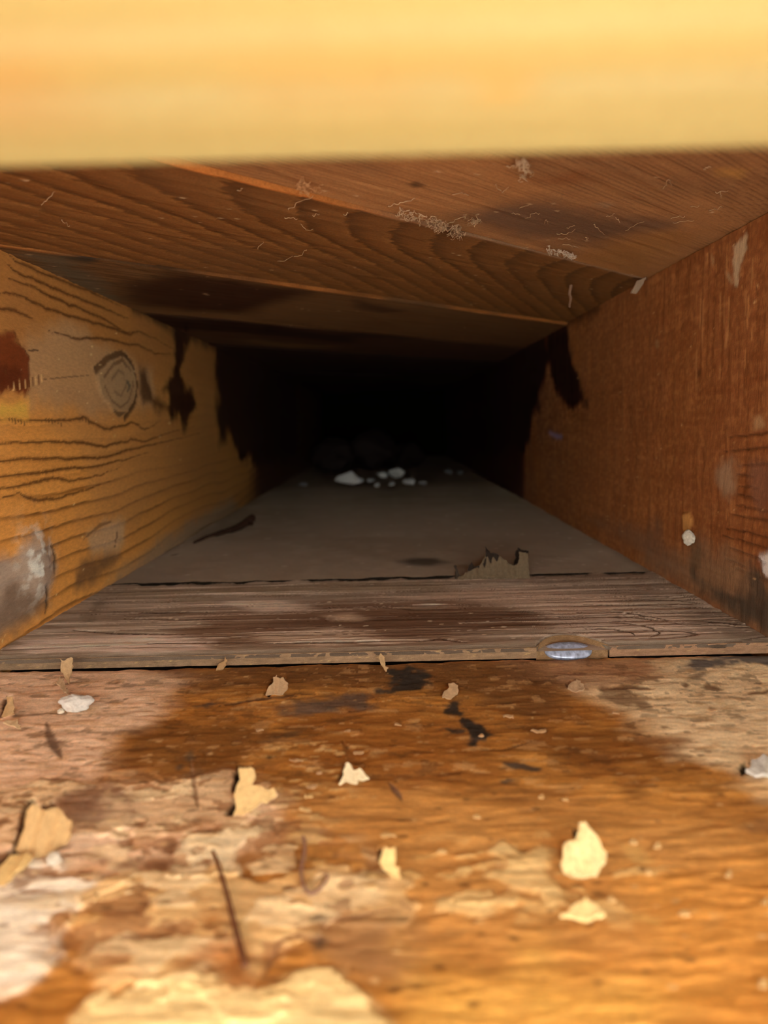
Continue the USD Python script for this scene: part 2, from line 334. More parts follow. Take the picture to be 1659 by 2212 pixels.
B([(100, 1437), (118, 1428), (132, 1430), (132, 1443), (105, 1446)], (222, 176, 122), .001, .002, 300, .9, .0004)
# cracks, scratches, and hundreds of tiny flakes and pits
for pts, w, c in (([(100, 1560), (108, 1590), (120, 1615), (135, 1640)], .0022, (110, 78, 56)), ([(105, 1600), (140, 1602)], .0011, (120, 84, 60)),
                  ([(412, 1640), (420, 1700), (430, 1755)], .0010, (150, 108, 72)), ([(840, 1690), (870, 1730)], .0013, (110, 76, 56)),
                  ([(740, 1600), (760, 1640), (790, 1650)], .002, (140, 84, 36)), ([(590, 2060), (605, 2035), (640, 2022), (690, 2030)], .0009, (150, 100, 60)),
                  ([(570, 2110), (585, 2070), (600, 2040)], .0009, (150, 100, 60)), ([(700, 1992), (760, 1985), (860, 1965)], .0008, (150, 104, 66)),
                  ([(650, 1500), (560, 1510), (470, 1525)], .0014, (100, 66, 40)), ([(1000, 1620), (1090, 1620), (1150, 1600)], .0010, (110, 72, 36))):
    fc.line(pts, w, c, .85, -.0003)
fc.dots(300, ((-.17, .12), (.17, .33)), .0009, (218, 172, 112), .6, 1, .0001)
fc.dots(360, ((-.17, .12), (.17, .33)), .0012, (96, 58, 26), .65, 2, -.0002)
# worn streaks over everything: the sheet shows its fibres across stains and torn layers alike
fc.C *= (1 + .34 * (fbm(P3 * [110, 520, 1], 4, 7) - .5) + .30 * (fbm(P3 * [60, 130, 1], 5, 9) - .5) + .16 * (fbm(P3 * [900, 1400, 1], 2, 10) - .5))[:, None]
h = fc.hgt() + (.0011 * (n2 - .5) + .0007 * (n3 - .5)).reshape(X.shape)
far = sstep(.3325, .3300, Ye)
G = np.stack([X, Ye, Z_PANEL + h - .0005 * (1 - far)], -1)
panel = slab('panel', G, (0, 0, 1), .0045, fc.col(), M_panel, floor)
tag(panel, 'water-stained, delaminating sheet at the mouth of the cavity')

# ---- the grey cross plank
Z1 = 0.0
def plank_xy(px, py): return on_z(px, py, Z1)[:2]
NOTCH = (on_z(1158, 1392, Z1)[0], on_z(1312, 1388, Z1)[0])
xs = np.linspace(XL, XR, 640); ys = np.linspace(0, 1, 130)
X, T = np.meshgrid(xs, ys, indexing='ij')
edge = Y_SEAM - .0015 + .020 * (fbm(np.stack([X * 75, X * 0, X * 0], -1), 4, 8) - .5) - .0015
nc, nr = (NOTCH[0] + NOTCH[1]) / 2, (NOTCH[1] - NOTCH[0]) / 2
q = np.clip(np.abs(X - nc) / nr, 0, 1)
notch = .0170 * np.clip(1 - q ** 2.4, 0, 1) ** 1.1
front = Y_FRONT + notch * 1.0 + .0006 * (fbm(np.stack([X * 200, X * 0, X * 0], -1), 3, 9) - .5)
Y = front + (edge - front) * T
fc = Face(np.stack([X, Y], -1), (122, 104, 84), plank_xy)
P3 = fc.P3
Xf, Yf = fc.P.T
w1 = fbm(P3 * [5, 60, 1], 4, 20); w2 = fbm(P3 * [14, 300, 1], 4, 21); w3 = fbm(P3 * [3, 14, 1], 4, 22)
fc.mix(sstep(.45, .65, w1) * .6, (92, 72, 54)); fc.mix(sstep(.5, .72, w2) * .5, (150, 130, 108)); fc.mix(sstep(.5, .32, w2) * .45, (84, 64, 46))
B = fc.blob
B([(460, 1330), (700, 1300), (1000, 1295), (1180, 1310), (1200, 1345), (1000, 1370), (1150, 1388), (700, 1400), (420, 1390), (380, 1360)], (84, 58, 38), .012, .020, 30, .85, stretch=(.3, 2))
B([(560, 1345), (900, 1320), (1150, 1330), (1130, 1350), (820, 1365)], (66, 42, 26), .010, .016, 40, .7, stretch=(.3, 2))
B([(160, 1275), (420, 1268), (700, 1255), (960, 1258), (1000, 1275), (700, 1285), (400, 1300)], (104, 86, 62), .010, .014, 40, .6, stretch=(.4, 2))
B([(500, 1300), (590, 1295), (690, 1320), (560, 1325)], (172, 150, 126), .006, .012, 60, .7, stretch=(.3, 2))
B([(700, 1330), (760, 1325), (780, 1340), (720, 1342)], (168, 140, 110), .006, .010, 60, .6, stretch=(.3, 2))
B([(900, 1290), (1000, 1270), (1150, 1275), (1350, 1285), (1300, 1330), (1200, 1325), (1050, 1300)], (146, 120, 96), .010, .014, 40, .75, stretch=(.3, 2))
B([(1200, 1330), (1420, 1320), (1520, 1340), (1480, 1375), (1350, 1380), (1200, 1360)], (138, 116, 96), .008, .010, 40, .7, stretch=(.3, 2))
B([(40, 1385), (300, 1375), (460, 1385), (440, 1400), (60, 1412)], (176, 152, 130), .006, .010, 60, .75, stretch=(.3, 2))
B([(560, 1375), (720, 1360), (830, 1372), (700, 1392), (600, 1385)], (160, 136, 110), .005, .012, 60, .6, stretch=(.25, 2))
B([(1480, 1300), (1640, 1345), (1740, 1400), (1560, 1385), (1500, 1345)], (92, 74, 58), .008, .010, 50, .7)
B([(180, 1330), (205, 1300), (225, 1295), (215, 1325), (195, 1345)], (88, 72, 54), .003, .005, 100, .7)
r_ = np.random.default_rng(12)
for k_ in range(190):
    cx_, cy_, L_ = r_.uniform(XL, XR), r_.uniform(.345, .488), r_.uniform(.012, .06)
    pp = np.array([[cx_ - L_, cy_], [cx_, cy_ + r_.normal(0, .0006)], [cx_ + L_, cy_ + r_.normal(0, .001)]])
    i = fc.near(pp, .004); d_, pos_ = ldist(fc.P[i], pp); wd = r_.uniform(.0006, .0016) * np.sin(np.pi * np.clip(pos_ * .9 + .05, 0, 1)) * (.4 + 1.2 * noise(fc.P3[i] * [60, 400, 1], 2))
    m_ = sstep(wd, wd * .3, d_) * r_.uniform(.3, .8); c_ = [(58, 42, 30), (72, 54, 40), (176, 154, 130), (160, 138, 114)][k_ % 4]
    fc.C[i] += (lin(c_) - fc.C[i]) * m_[:, None]; fc.h[i] += (-.0005 if k_ % 4 < 2 else .0002) * m_
for t_ in ([(1240, 1322), (1330, 1320), (1400, 1330), (1480, 1345)], [(1250, 1333), (1350, 1331), (1420, 1338), (1490, 1352)], [(1230, 1348), (1300, 1343), (1360, 1347), (1410, 1356), (1425, 1366), (1400, 1378)], [(1260, 1357), (1320, 1357), (1360, 1363), (1375, 1372)], [(1330, 1292), (1440, 1296), (1520, 1302)], [(1260, 1305), (1400, 1306), (1540, 1312)]):
    fc.line(t_, .0012, (56, 40, 26), .85, -.0006)
# rings of the flat-sawn end at the right
xa, yc = plank_xy(1290, 1372)
rho = np.where(Xf > xa, np.hypot((Xf - xa) / 5.0, Yf - yc), np.abs(Yf - yc)) + .0022 * (fbm(P3 * [22, 30, 1], 3, 25) - .5) * 2
rg = (rho / .0085) % 1.0
m = sstep(.84, .96, rg) * sstep(1.0, .985, rg) * sstep(plank_xy(1080, 1350)[0], plank_xy(1240, 1350)[0], Xf)
fc.mix(m * .8, (58, 42, 28)); fc.h -= m * .0006
for pts, w in (([(240, 1321), (330, 1323), (460, 1322)], .0016), ([(160, 1361), (250, 1367), (400, 1370)], .0018), ([(300, 1389), (420, 1388), (560, 1385)], .0016),
               ([(270, 1336), (400, 1338), (520, 1336)], .0013), ([(560, 1390), (700, 1386), (820, 1384)], .0016), ([(820, 1312), (900, 1316), (1010, 1314)], .0012),
               ([(1500, 1340), (1560, 1346), (1640, 1352)], .0022), ([(1080, 1320), (1140, 1321), (1200, 1323)], .0013), ([(900, 1385), (950, 1378), (1010, 1388)], .0016)):
    fc.line(pts, w, (48, 34, 22), .9, -.0009)
fc.dots(120, ((XL, .34), (XR, .49)), .0012, (170, 150, 120), .6, 5, .0002)
fc.mix(sstep(.0045, .0005, Yf - front.ravel()) * .75, (52, 40, 28))                       # darker towards the front arris
fc.mix(sstep(.006, .0, edge.ravel() - Yf) * .6, (66, 52, 36))
h = fc.hgt() + (.0011 * (w1 - .5) + .0007 * (w2 - .5)).reshape(X.shape) - .0016 * (sstep(.004, .0, Y - front)) ** 2
G = np.stack([X, Y, Z1 + h], -1)
plank = slab('plank', G, (0, 0, 1), .0015, np.clip(fc.col() * [2.5, 2.42, 2.3], 0, .85), M_plank, floor)
tag(plank, 'weathered grey plank across the floor with a notched front edge')
# its front edge: a strip of pressed board right under the top, interrupted by the notch
def strip(x0, x1, yoff, col, z0=-.0064, z1=-.0012):
    xs = np.linspace(x0, x1, max(8, int((x1 - x0) / .0012))); zs = np.linspace(z0, z1, 14)
    X, Z = np.meshgrid(xs, zs, indexing='ij')
    n = fbm(np.stack([X * 500, Z * 700, Z * 0], -1).reshape(-1, 3), 3, 31).reshape(X.shape)
    C = np.tile(lin(col), (*X.shape, 1)) * (.9 + .5 * n)[..., None]
    C += (lin((196, 154, 92)) - C) * (sstep(.74, .82, fbm(np.stack([X * 1500, Z * 1500, Z * 0 + 4], -1).reshape(-1, 3), 3, 32)).reshape(X.shape) * .7)[..., None]
    G = np.stack([X, Y_FRONT + yoff - .0006 * n, Z], -1)
    return slab('edge_strip', G, (0, -1, 0), .010, C, M_plank, floor)
strip(XL, on_z(420, 1420, -.004)[0], .0006, (128, 100, 70)); strip(on_z(420, 1420, -.004)[0], NOTCH[0], .0004, (134, 102, 70)); strip(NOTCH[1] + .0006, XR, .0004, (142, 104, 72))
# hollow of the notch
a = np.linspace(0, 1, 40); zs = np.linspace(-.0068, -.0004, 10)
A, Z = np.meshgrid(a, zs, indexing='ij')
Xn = NOTCH[0] + (NOTCH[1] - NOTCH[0]) * A; qn = np.abs(Xn - nc) / nr
tz = np.clip((Z + .0068) / .0056, 0, 1); Z = -.0072 + .0064 * tz
G = np.stack([Xn, Y_FRONT + .0006 + .0172 * np.clip(1 - qn ** 2.4, 0, 1) ** 1.1 * tz ** .8, Z], -1)
nn = fbm(G.reshape(-1, 3) * 500, 3, 5).reshape(A.shape)
hol = slab('notch_hollow', G, (0, -.55, .83), .0012, np.tile(lin((150, 112, 72)), (*A.shape, 1)) * (.6 + .8 * nn)[..., None], M_plank, floor, cap=False)
tag(hol, 'hollow worn into the plank edge')

# ---- the dusty far board
def dust_xy(px, py): return on_z(px, py, .001)[:2]
xs = np.linspace(XL, XR, 300)
k = np.linspace(0, 1, 220); e0 = Y_SEAM + .0034
ys = 1 / (1 / e0 + (1 / Y_END - 1 / e0) * k)
X, Y = np.meshgrid(xs, ys, indexing='ij')
Y = Y + sstep(e0 + .02, e0, Y) * .008 * (fbm(np.stack([X * 70, X * 0, X * 0], -1), 5, 41) - .5)
fc = Face(np.stack([X, Y], -1), (128, 110, 88), dust_xy)
P3 = fc.P3; w1 = fbm(P3 * [8, 8, 1], 4, 42); w2 = fbm(P3 * [60, 60, 1], 4, 43)
fc.mix(sstep(.4, .7, w1) * .5, (112, 94, 72)); fc.mix(sstep(.5, .75, w2) * .3, (142, 124, 102))
B = fc.blob
B([(860, 1210), (890, 1203), (940, 1203), (970, 1211), (930, 1218), (880, 1217)], (58, 48, 38), .008, .004, 60, .9)
B([(1280, 1150), (1440, 1230), (1460, 1245), (1420, 1240), (1300, 1170)], (92, 78, 60), .010, .006, 60, .8)
B([(470, 1090), (560, 1075), (520, 1100), (440, 1130)], (84, 66, 46), .02, .01, 40, .6)
B([(200, 1262), (300, 1225), (420, 1245), (320, 1262)], (120, 104, 86), .006, .006, 80, .6)
fc.line([(370, 1197), (385, 1194)], .003, (70, 56, 40), .8); fc.dots(60, ((XL, .5), (XR, .9)), .002, (166, 148, 124), .6, 6, .0003)
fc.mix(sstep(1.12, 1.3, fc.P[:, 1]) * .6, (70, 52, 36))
h = fc.hgt() + (.0012 * (w2 - .5)).reshape(X.shape)
board = slab('board', np.stack([X, Y, -.0002 + h], -1), (0, 0, 1), .012, np.clip(fc.col() * [1.75, 1.65, 1.55], 0, .85), M_dust, floor, side=.06)  # board edge blackened in colour to stand for the shade in the seam gap
tag(board, 'smooth far floor board under a coat of grey dust')
# bearing strip below the seams, in the dark
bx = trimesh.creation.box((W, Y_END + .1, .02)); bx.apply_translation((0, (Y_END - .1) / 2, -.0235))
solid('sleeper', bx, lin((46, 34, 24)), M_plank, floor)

# ================================================================== JOIST WALLS
kk = np.linspace(0, 1, 280)
ywall = np.concatenate([np.linspace(-.10, .2975, 110), 1 / (1 / .30 + (1 / Y_END - 1 / .30) * kk)])
zwall = np.linspace(-.030, Hc - .0006, 270)

# ---- left joist: flat-sawn, knotty
Yg, Zg = np.meshgrid(ywall, zwall, indexing='ij')
def left_yz(px, py): p = on_x(px, py, XL); return p[1:]
fc = Face(np.stack([Yg, Zg], -1), (200, 124, 54), left_yz)
P3 = fc.P3; yy, zz = fc.P.T
# rings flow around the knots like water around stones
psi = zz + .009 * (fbm(P3 * [7, 11, 1], 2, 50) - .5) * 2 + .0005 * (fbm(P3 * [50, 90, 1], 3, 53) - .5) * 2
inside = np.zeros(len(yy))
for (kx, ky), R, st in (((20, 790), .021, .8), ((262, 835), .0165, 1.15)):
    c = left_yz(kx, ky); dy, dz = (yy - c[0]) * (.62 if kx < 100 else .42), zz - c[1]
    r2 = dy ** 2 + dz ** 2 + 1e-6
    psi = psi - st * R ** 2 * dz / np.maximum(r2, R ** 2 * .6)
ring = (psi + .05 * sstep(.10, .02, zz) * (zz - .10) * -1.2) / .0100
fr = ring % 1.0
late = sstep(.72, .95, fr) * sstep(1.0, .965, fr)
fade = .55 + .45 * sstep(.35, .6, fbm(P3 * [12, 18, 1], 3, 51))
fc.mix(sstep(.2, .9, fr) * .3, (176, 104, 40))
zt = left_yz(0, 1085)[1]; low = sstep(zt + .004, zt - .004, zz)
fc.mix(late * fade * (.10 + .75 * low), (92, 48, 16)); fc.h -= late * .0005 * low
n1 = fbm(P3 * [10, 14, 1], 4, 52)
fc.mix(sstep(.5, .7, n1) * .45, (170, 108, 56)); fc.mix(sstep(.48, .3, n1) * .35, (206, 130, 54))
fc.mix(sstep(.42, .80, yy) * .65, (112, 68, 34)); fc.mix(sstep(left_yz(0, 900)[1], left_yz(0, 640)[1], zz) * .7, (136, 80, 36))  # darker with depth: light falloff put into the joist colour
B = fc.blob
B([(60, 720), (160, 700), (240, 760), (330, 800), (330, 870), (250, 890), (60, 880), (40, 800)], (166, 116, 72), .008, .008, 60, .8)
def trace(pts, w=.0013, col=(84, 44, 16), alpha=.85):
    pts = [np.array(p, float) for p in pts]; u = np.linspace(0, len(pts) - 1, 4 * len(pts)); r = np.random.default_rng(len(pts) * 7 + int(pts[0][1]))
    q = np.c_[np.interp(u, range(len(pts)), [p[0] for p in pts]), np.interp(u, range(len(pts)), [p[1] for p in pts])]; q[:, 1] += r.normal(0, 1.2, len(q))
    fc.line(q, w * 2.2, col, alpha * .35, 0, .3, True, .0); fc.line(q, w, col, alpha, -.0005, .45, True, .2)
for t_ in ([(12, 540), (35, 565), (60, 575), (110, 598), (180, 622), (230, 645), (280, 672)], [(15, 570), (40, 590), (80, 605), (150, 635), (210, 660), (260, 680), (285, 690)], [(15, 600), (60, 615), (110, 640), (170, 665), (220, 685), (270, 718), (290, 715)],
           [(-40, 640), (0, 634), (30, 634), (60, 645), (100, 665), (150, 682), (200, 695), (240, 708), (280, 722), (300, 714), (340, 735), (385, 760)], [(-20, 672), (0, 668), (25, 668), (55, 680), (75, 690)],
           [(105, 715), (140, 724), (165, 730), (210, 730), (260, 740), (300, 745), (330, 762), (375, 765)], [(-30, 908), (0, 905), (60, 908), (150, 907), (180, 900), (210, 920), (235, 927), (265, 920), (290, 912), (310, 928), (330, 920), (350, 905)],
           [(-30, 960), (0, 958), (60, 955), (130, 955), (170, 955), (225, 965), (260, 955), (290, 948), (310, 955), (360, 935), (420, 920)], [(-30, 1000), (0, 998), (60, 990), (150, 990), (225, 988), (290, 970), (350, 955), (440, 935)],
           [(-30, 1036), (0, 1030), (80, 1022), (140, 1012), (200, 1008), (260, 995), (330, 975)], [(-30, 1064), (0, 1058), (50, 1048), (100, 1035), (125, 1033), (150, 1038), (200, 1032), (260, 1010)], [(0, 1078), (40, 1066), (60, 1075), (80, 1080), (120, 1078), (180, 1060), (250, 1035)]):
    trace(t_)
B([(205, 800), (240, 765), (270, 762), (290, 800), (292, 850), (275, 890), (240, 890), (215, 850)], (150, 108, 68), .004, .003, 90, .85, .0010)
fc.line([(205, 800), (235, 772), (262, 762), (285, 785), (296, 830), (292, 870), (270, 905)], .0030, (84, 50, 24), .9, -.0008, taper=False)
fc.line([(245, 790), (262, 775), (272, 800)], .0022, (110, 70, 38), .8); fc.line([(268, 820), (276, 832), (272, 848)], .0030, (70, 58, 40), .8)
fc.line([(222, 815), (244, 785), (262, 778), (280, 800), (284, 835), (274, 868), (258, 880), (238, 865), (224, 835)], .0014, (104, 66, 36), .7, -.0003, taper=False); fc.line([(238, 820), (252, 800), (264, 806), (268, 836), (258, 856), (244, 846)], .0016, (116, 78, 46), .7, 0, taper=False)
fc.line([(243, 885), (255, 896), (270, 890)], .0024, (90, 56, 30), .8)
B([(-40, 730), (10, 714), (40, 735), (58, 775), (62, 830), (50, 850), (-40, 855)], (104, 40, 14), .0025, .004, 160, .95, .0006)
B([(-40, 800), (20, 790), (40, 800), (40, 835), (-40, 850)], (78, 28, 10), .003, .004, 200, .7)
fc.line([(50, 758), (70, 757), (90, 756)], .0006, (70, 40, 20), .9); fc.line([(90, 820), (140, 815), (200, 810)], .0006, (100, 64, 32), .8)
for i in range(14):
    x = 8 + i * 6.2; fc.line([(x, 800), (x + 1, 845)], .00055, (206, 150, 90) if i % 2 else (92, 46, 18), .8)
B([(-20, 870), (60, 866), (60, 900), (-20, 905)], (222, 148, 56), .004, .003, 100, .8)
for i in range(30):
    x = i * 6.6; fc.line([(x, 902), (x, 912 + 5 * (i % 3))], .0005, (98, 56, 24), .75)
# bruised, weathered foot of the joist
B([(-60, 1230), (30, 1190), (70, 1160), (105, 1170), (118, 1220), (100, 1290), (60, 1330), (0, 1370), (-60, 1400)], (150, 122, 100), .006, .006, 90, .85)
B([(165, 1240), (195, 1200), (240, 1190), (262, 1205), (230, 1240), (180, 1268), (160, 1270)], (98, 62, 36), .007, .006, 90, .85)
B([(190, 1160), (240, 1120), (268, 1130), (266, 1170), (255, 1190), (200, 1200)], (176, 132, 92), .006, .004, 90, .7)
fc.line([(180, 1165), (215, 1135), (245, 1125)], .0016, (120, 76, 40), .8); fc.line([(250, 1140), (252, 1160), (247, 1185)], .0018, (100, 62, 34), .8)
B([(-60, 1340), (10, 1280), (60, 1270), (100, 1290), (110, 1310), (40, 1365), (-60, 1420)], (104, 72, 50), .007, .008, 80, .8)
fc.line([(88, 1262), (100, 1280), (102, 1305), (98, 1325)], .0026, (70, 46, 30), .85, -.001)
fc.line([(108, 1175), (118, 1205), (115, 1245)], .0028, (84, 60, 42), .8, -.0008)
B([(240, 1250), (330, 1180), (420, 1120), (500, 1080), (520, 1100), (420, 1170), (300, 1240), (200, 1290)], (124, 98, 72), .008, .006, 80, .7)
# dark ragged marks below the ceiling seams, and darker colour deeper in
B([(378, 705), (412, 712), (400, 760), (390, 800), (400, 840), (418, 850), (424, 880), (412, 890), (404, 925), (395, 932), (386, 905), (370, 900), (362, 880), (362, 850), (352, 840), (378, 790)], (40, 18, 8), .006, .010, 70, .96)
B([(300, 790), (318, 800), (330, 850), (352, 870), (362, 880), (340, 890), (318, 870), (302, 850)], (74, 40, 18), .007, .008, 70, .9)
B([(275, 655), (300, 668), (395, 712), (470, 745), (470, 760), (400, 735), (350, 710), (285, 672)], (52, 30, 16), .006, .006, 80, .8)
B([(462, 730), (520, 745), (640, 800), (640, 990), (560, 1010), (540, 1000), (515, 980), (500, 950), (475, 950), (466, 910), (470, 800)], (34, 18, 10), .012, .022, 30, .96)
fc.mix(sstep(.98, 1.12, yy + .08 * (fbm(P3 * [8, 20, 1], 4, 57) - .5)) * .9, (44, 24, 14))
fc.dots(90, ((.33, 0), (.7, Hc)), .0008, (214, 168, 110), .7, 8)
h = fc.hgt() + (.0010 * (n1 - .5)).reshape(Yg.shape)
# the swollen lump low on the joist
c = left_yz(75, 1215); lump = np.exp(-(((yy - c[0]) / .016) ** 2 + ((zz - c[1]) / .017) ** 2))
h = h + (.0045 * lump * (.6 + .8 * fbm(P3 * [90, 90, 1], 4, 58))).reshape(Yg.shape)
fc.mix(lump * sstep(.5, .66, fbm(P3 * [160, 240, 1], 4, 59)) * .9, (206, 184, 158))
G = np.stack([XL + h, Yg, Zg], -1)
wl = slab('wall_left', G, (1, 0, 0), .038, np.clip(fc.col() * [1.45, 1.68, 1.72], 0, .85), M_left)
tag(wl, 'knotty flat-sawn joist closing the cavity on the left', kind='structure')

# ---- right joist: fuzzy rough-sawn face
zr = np.linspace(-.030, Hc - .0006, 270)
Yg, Zg = np.meshgrid(ywall, zr, indexing='ij')
def right_yz(px, py): p = on_x(px, py, XR); return p[1:]
fc = Face(np.stack([Yg, Zg], -1), (142, 80, 38), right_yz)
P3 = fc.P3; yy, zz = fc.P.T
w1 = fbm(P3 * [14, 8, 1], 4, 60); w2 = fbm(P3 * [260, 26, 1], 3, 61); w3 = fbm(P3 * [20, 220, 1], 3, 62)
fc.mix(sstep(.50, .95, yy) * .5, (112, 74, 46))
fc.mix(sstep(.42, .66, w1) * .5, (150, 86, 38)); w4 = fbm(P3 * [420, 420, 1], 3, 68); fc.mix(sstep(.55, .75, w2) * .25, (182, 112, 58)); fc.mix(sstep(.48, .3, w2) * .25, (126, 68, 30)); fc.mix(sstep(.52, .72, w4) * .35, (186, 116, 60)); fc.mix(sstep(.48, .3, w4) * .3, (112, 58, 24))
fc.mix(sstep(.52, .7, w3) * .35 * sstep(.6, .4, yy), (120, 60, 22))
B = fc.blob
# knot cut by the frame, with rings fanning out of it
kc = right_yz(1690, 1060); dy, dz = (yy - kc[0]) * .55, zz - kc[1]
r = np.hypot(dy, dz) + .003 * (fbm(P3 * [30, 40, 1], 3, 63) - .5)
for t_ in ([(1585, 1005), (1640, 1003), (1680, 998)], [(1590, 1025), (1630, 1030)], [(1595, 1050), (1640, 1055)], [(1588, 1068), (1640, 1080)], [(1580, 1090), (1640, 1100), (1690, 1112)], [(1575, 1110), (1659, 1125), (1690, 1134)], [(1565, 1140), (1620, 1150), (1690, 1170)],
           [(1560, 1155), (1659, 1185), (1690, 1196)], [(1570, 1180), (1659, 1215), (1690, 1228)], [(1562, 1203), (1620, 1230)], [(1580, 1220), (1659, 1255), (1690, 1270)], [(1560, 975), (1620, 970), (1690, 962)], [(1570, 945), (1640, 938), (1690, 930)]):
    trace(t_, .0011, (84, 40, 16), .7)
B([(1622, 1010), (1680, 990), (1700, 1090), (1640, 1110), (1618, 1060)], (126, 78, 50), .006, .006, 90, .8)
B([(1560, 995), (1580, 990), (1592, 1020), (1590, 1060), (1572, 1072), (1550, 1050), (1548, 1020)], (164, 122, 84), .005, .006, 110, .85)
B([(1585, 530), (1612, 500), (1617, 510), (1605, 560), (1596, 590), (1592, 618), (1586, 610), (1582, 570)], (196, 158, 112), .0014, .003, 200, .85)
B([(1568, 585), (1574, 590), (1582, 610), (1574, 605)], (176, 132, 86), .001, .002, 220, .8)
B([(1536, 548), (1542, 560), (1540, 575)], (170, 120, 72), .001, .002, 220, .8); B([(1622, 900), (1640, 895), (1650, 920), (1630, 925)], (190, 140, 88), .003, .004, 140, .7)
B([(1415, 735), (1422, 735), (1424, 750), (1416, 750)], (170, 120, 72), .0018, .001, 220, .8); B([(1506, 795), (1512, 795), (1512, 815), (1506, 815)], (90, 46, 20), .0016, .001, 220, .8)
B([(1475, 1115), (1490, 1105), (1496, 1125), (1488, 1150), (1477, 1150)], (206, 140, 70), .0018, .002, 180, .85, .0008)
B([(1380, 1210), (1480, 1180), (1560, 1190), (1600, 1230), (1659, 1260), (1720, 1300), (1720, 1440), (1600, 1350), (1450, 1250)], (136, 100, 66), .010, .010, 60, .75)
B([(1500, 1235), (1560, 1265), (1620, 1245), (1720, 1270), (1720, 1420), (1640, 1375), (1560, 1310), (1505, 1265)], (72, 56, 40), .008, .014, 70, .92)
B([(1490, 1170), (1512, 1180), (1515, 1235), (1495, 1240)], (104, 76, 48), .004, .006, 120, .75)
B([(1270, 1120), (1420, 1140), (1470, 1200), (1440, 1240), (1330, 1160)], (118, 84, 58), .010, .010, 60, .6)
B([(1640, 1200), (1680, 1190), (1680, 1250), (1648, 1240)], (226, 206, 184), .003, .004, 160, .8, .0005)
for i in range(26):
    x = 1500 + 158 * ((i * .618) % 1); fc.line([(x, 480 + 30 * (i % 5) + (1659 - x) * .5), (x - 3, 560 + 40 * (i % 7) + (1659 - x) * .5)], .0005, (196, 130, 70), .55)
# dark ragged marks, and darker colour deeper in
B([(1180, 705), (1222, 692), (1230, 740), (1240, 790), (1262, 850), (1268, 870), (1250, 885), (1238, 892), (1225, 880), (1205, 850), (1190, 810), (1182, 780)], (34, 14, 8), .006, .012, 70, .97)
B([(1195, 690), (1290, 660), (1300, 672), (1230, 705), (1200, 720)], (70, 36, 16), .008, .006, 80, .8)
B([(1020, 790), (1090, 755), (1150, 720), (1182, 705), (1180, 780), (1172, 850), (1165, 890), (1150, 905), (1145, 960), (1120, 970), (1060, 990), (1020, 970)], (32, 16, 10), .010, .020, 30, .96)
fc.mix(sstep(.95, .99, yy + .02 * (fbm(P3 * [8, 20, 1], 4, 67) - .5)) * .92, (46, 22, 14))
B([(1185, 933), (1200, 938), (1215, 944), (1205, 945), (1190, 938)], (120, 124, 160), .004, .002, 100, .8)
fc.dots(140, ((.33, 0), (.8, Hc)), .0008, (214, 160, 100), .6, 9, .0003)
h = fc.hgt() + (.0011 * (w2 - .5) + .0006 * (w3 - .5)).reshape(Yg.shape)
G = np.stack([XR - h, Yg, Zg], -1)
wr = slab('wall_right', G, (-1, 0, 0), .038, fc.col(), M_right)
tag(wr, 'rough-sawn reddish joist closing the cavity on the right', kind='structure')

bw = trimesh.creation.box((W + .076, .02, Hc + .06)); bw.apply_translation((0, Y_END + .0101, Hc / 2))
tag(solid('wall_back', bw, lin((16, 9, 6)), M_dust), 'dark end of the cavity', kind='structure')

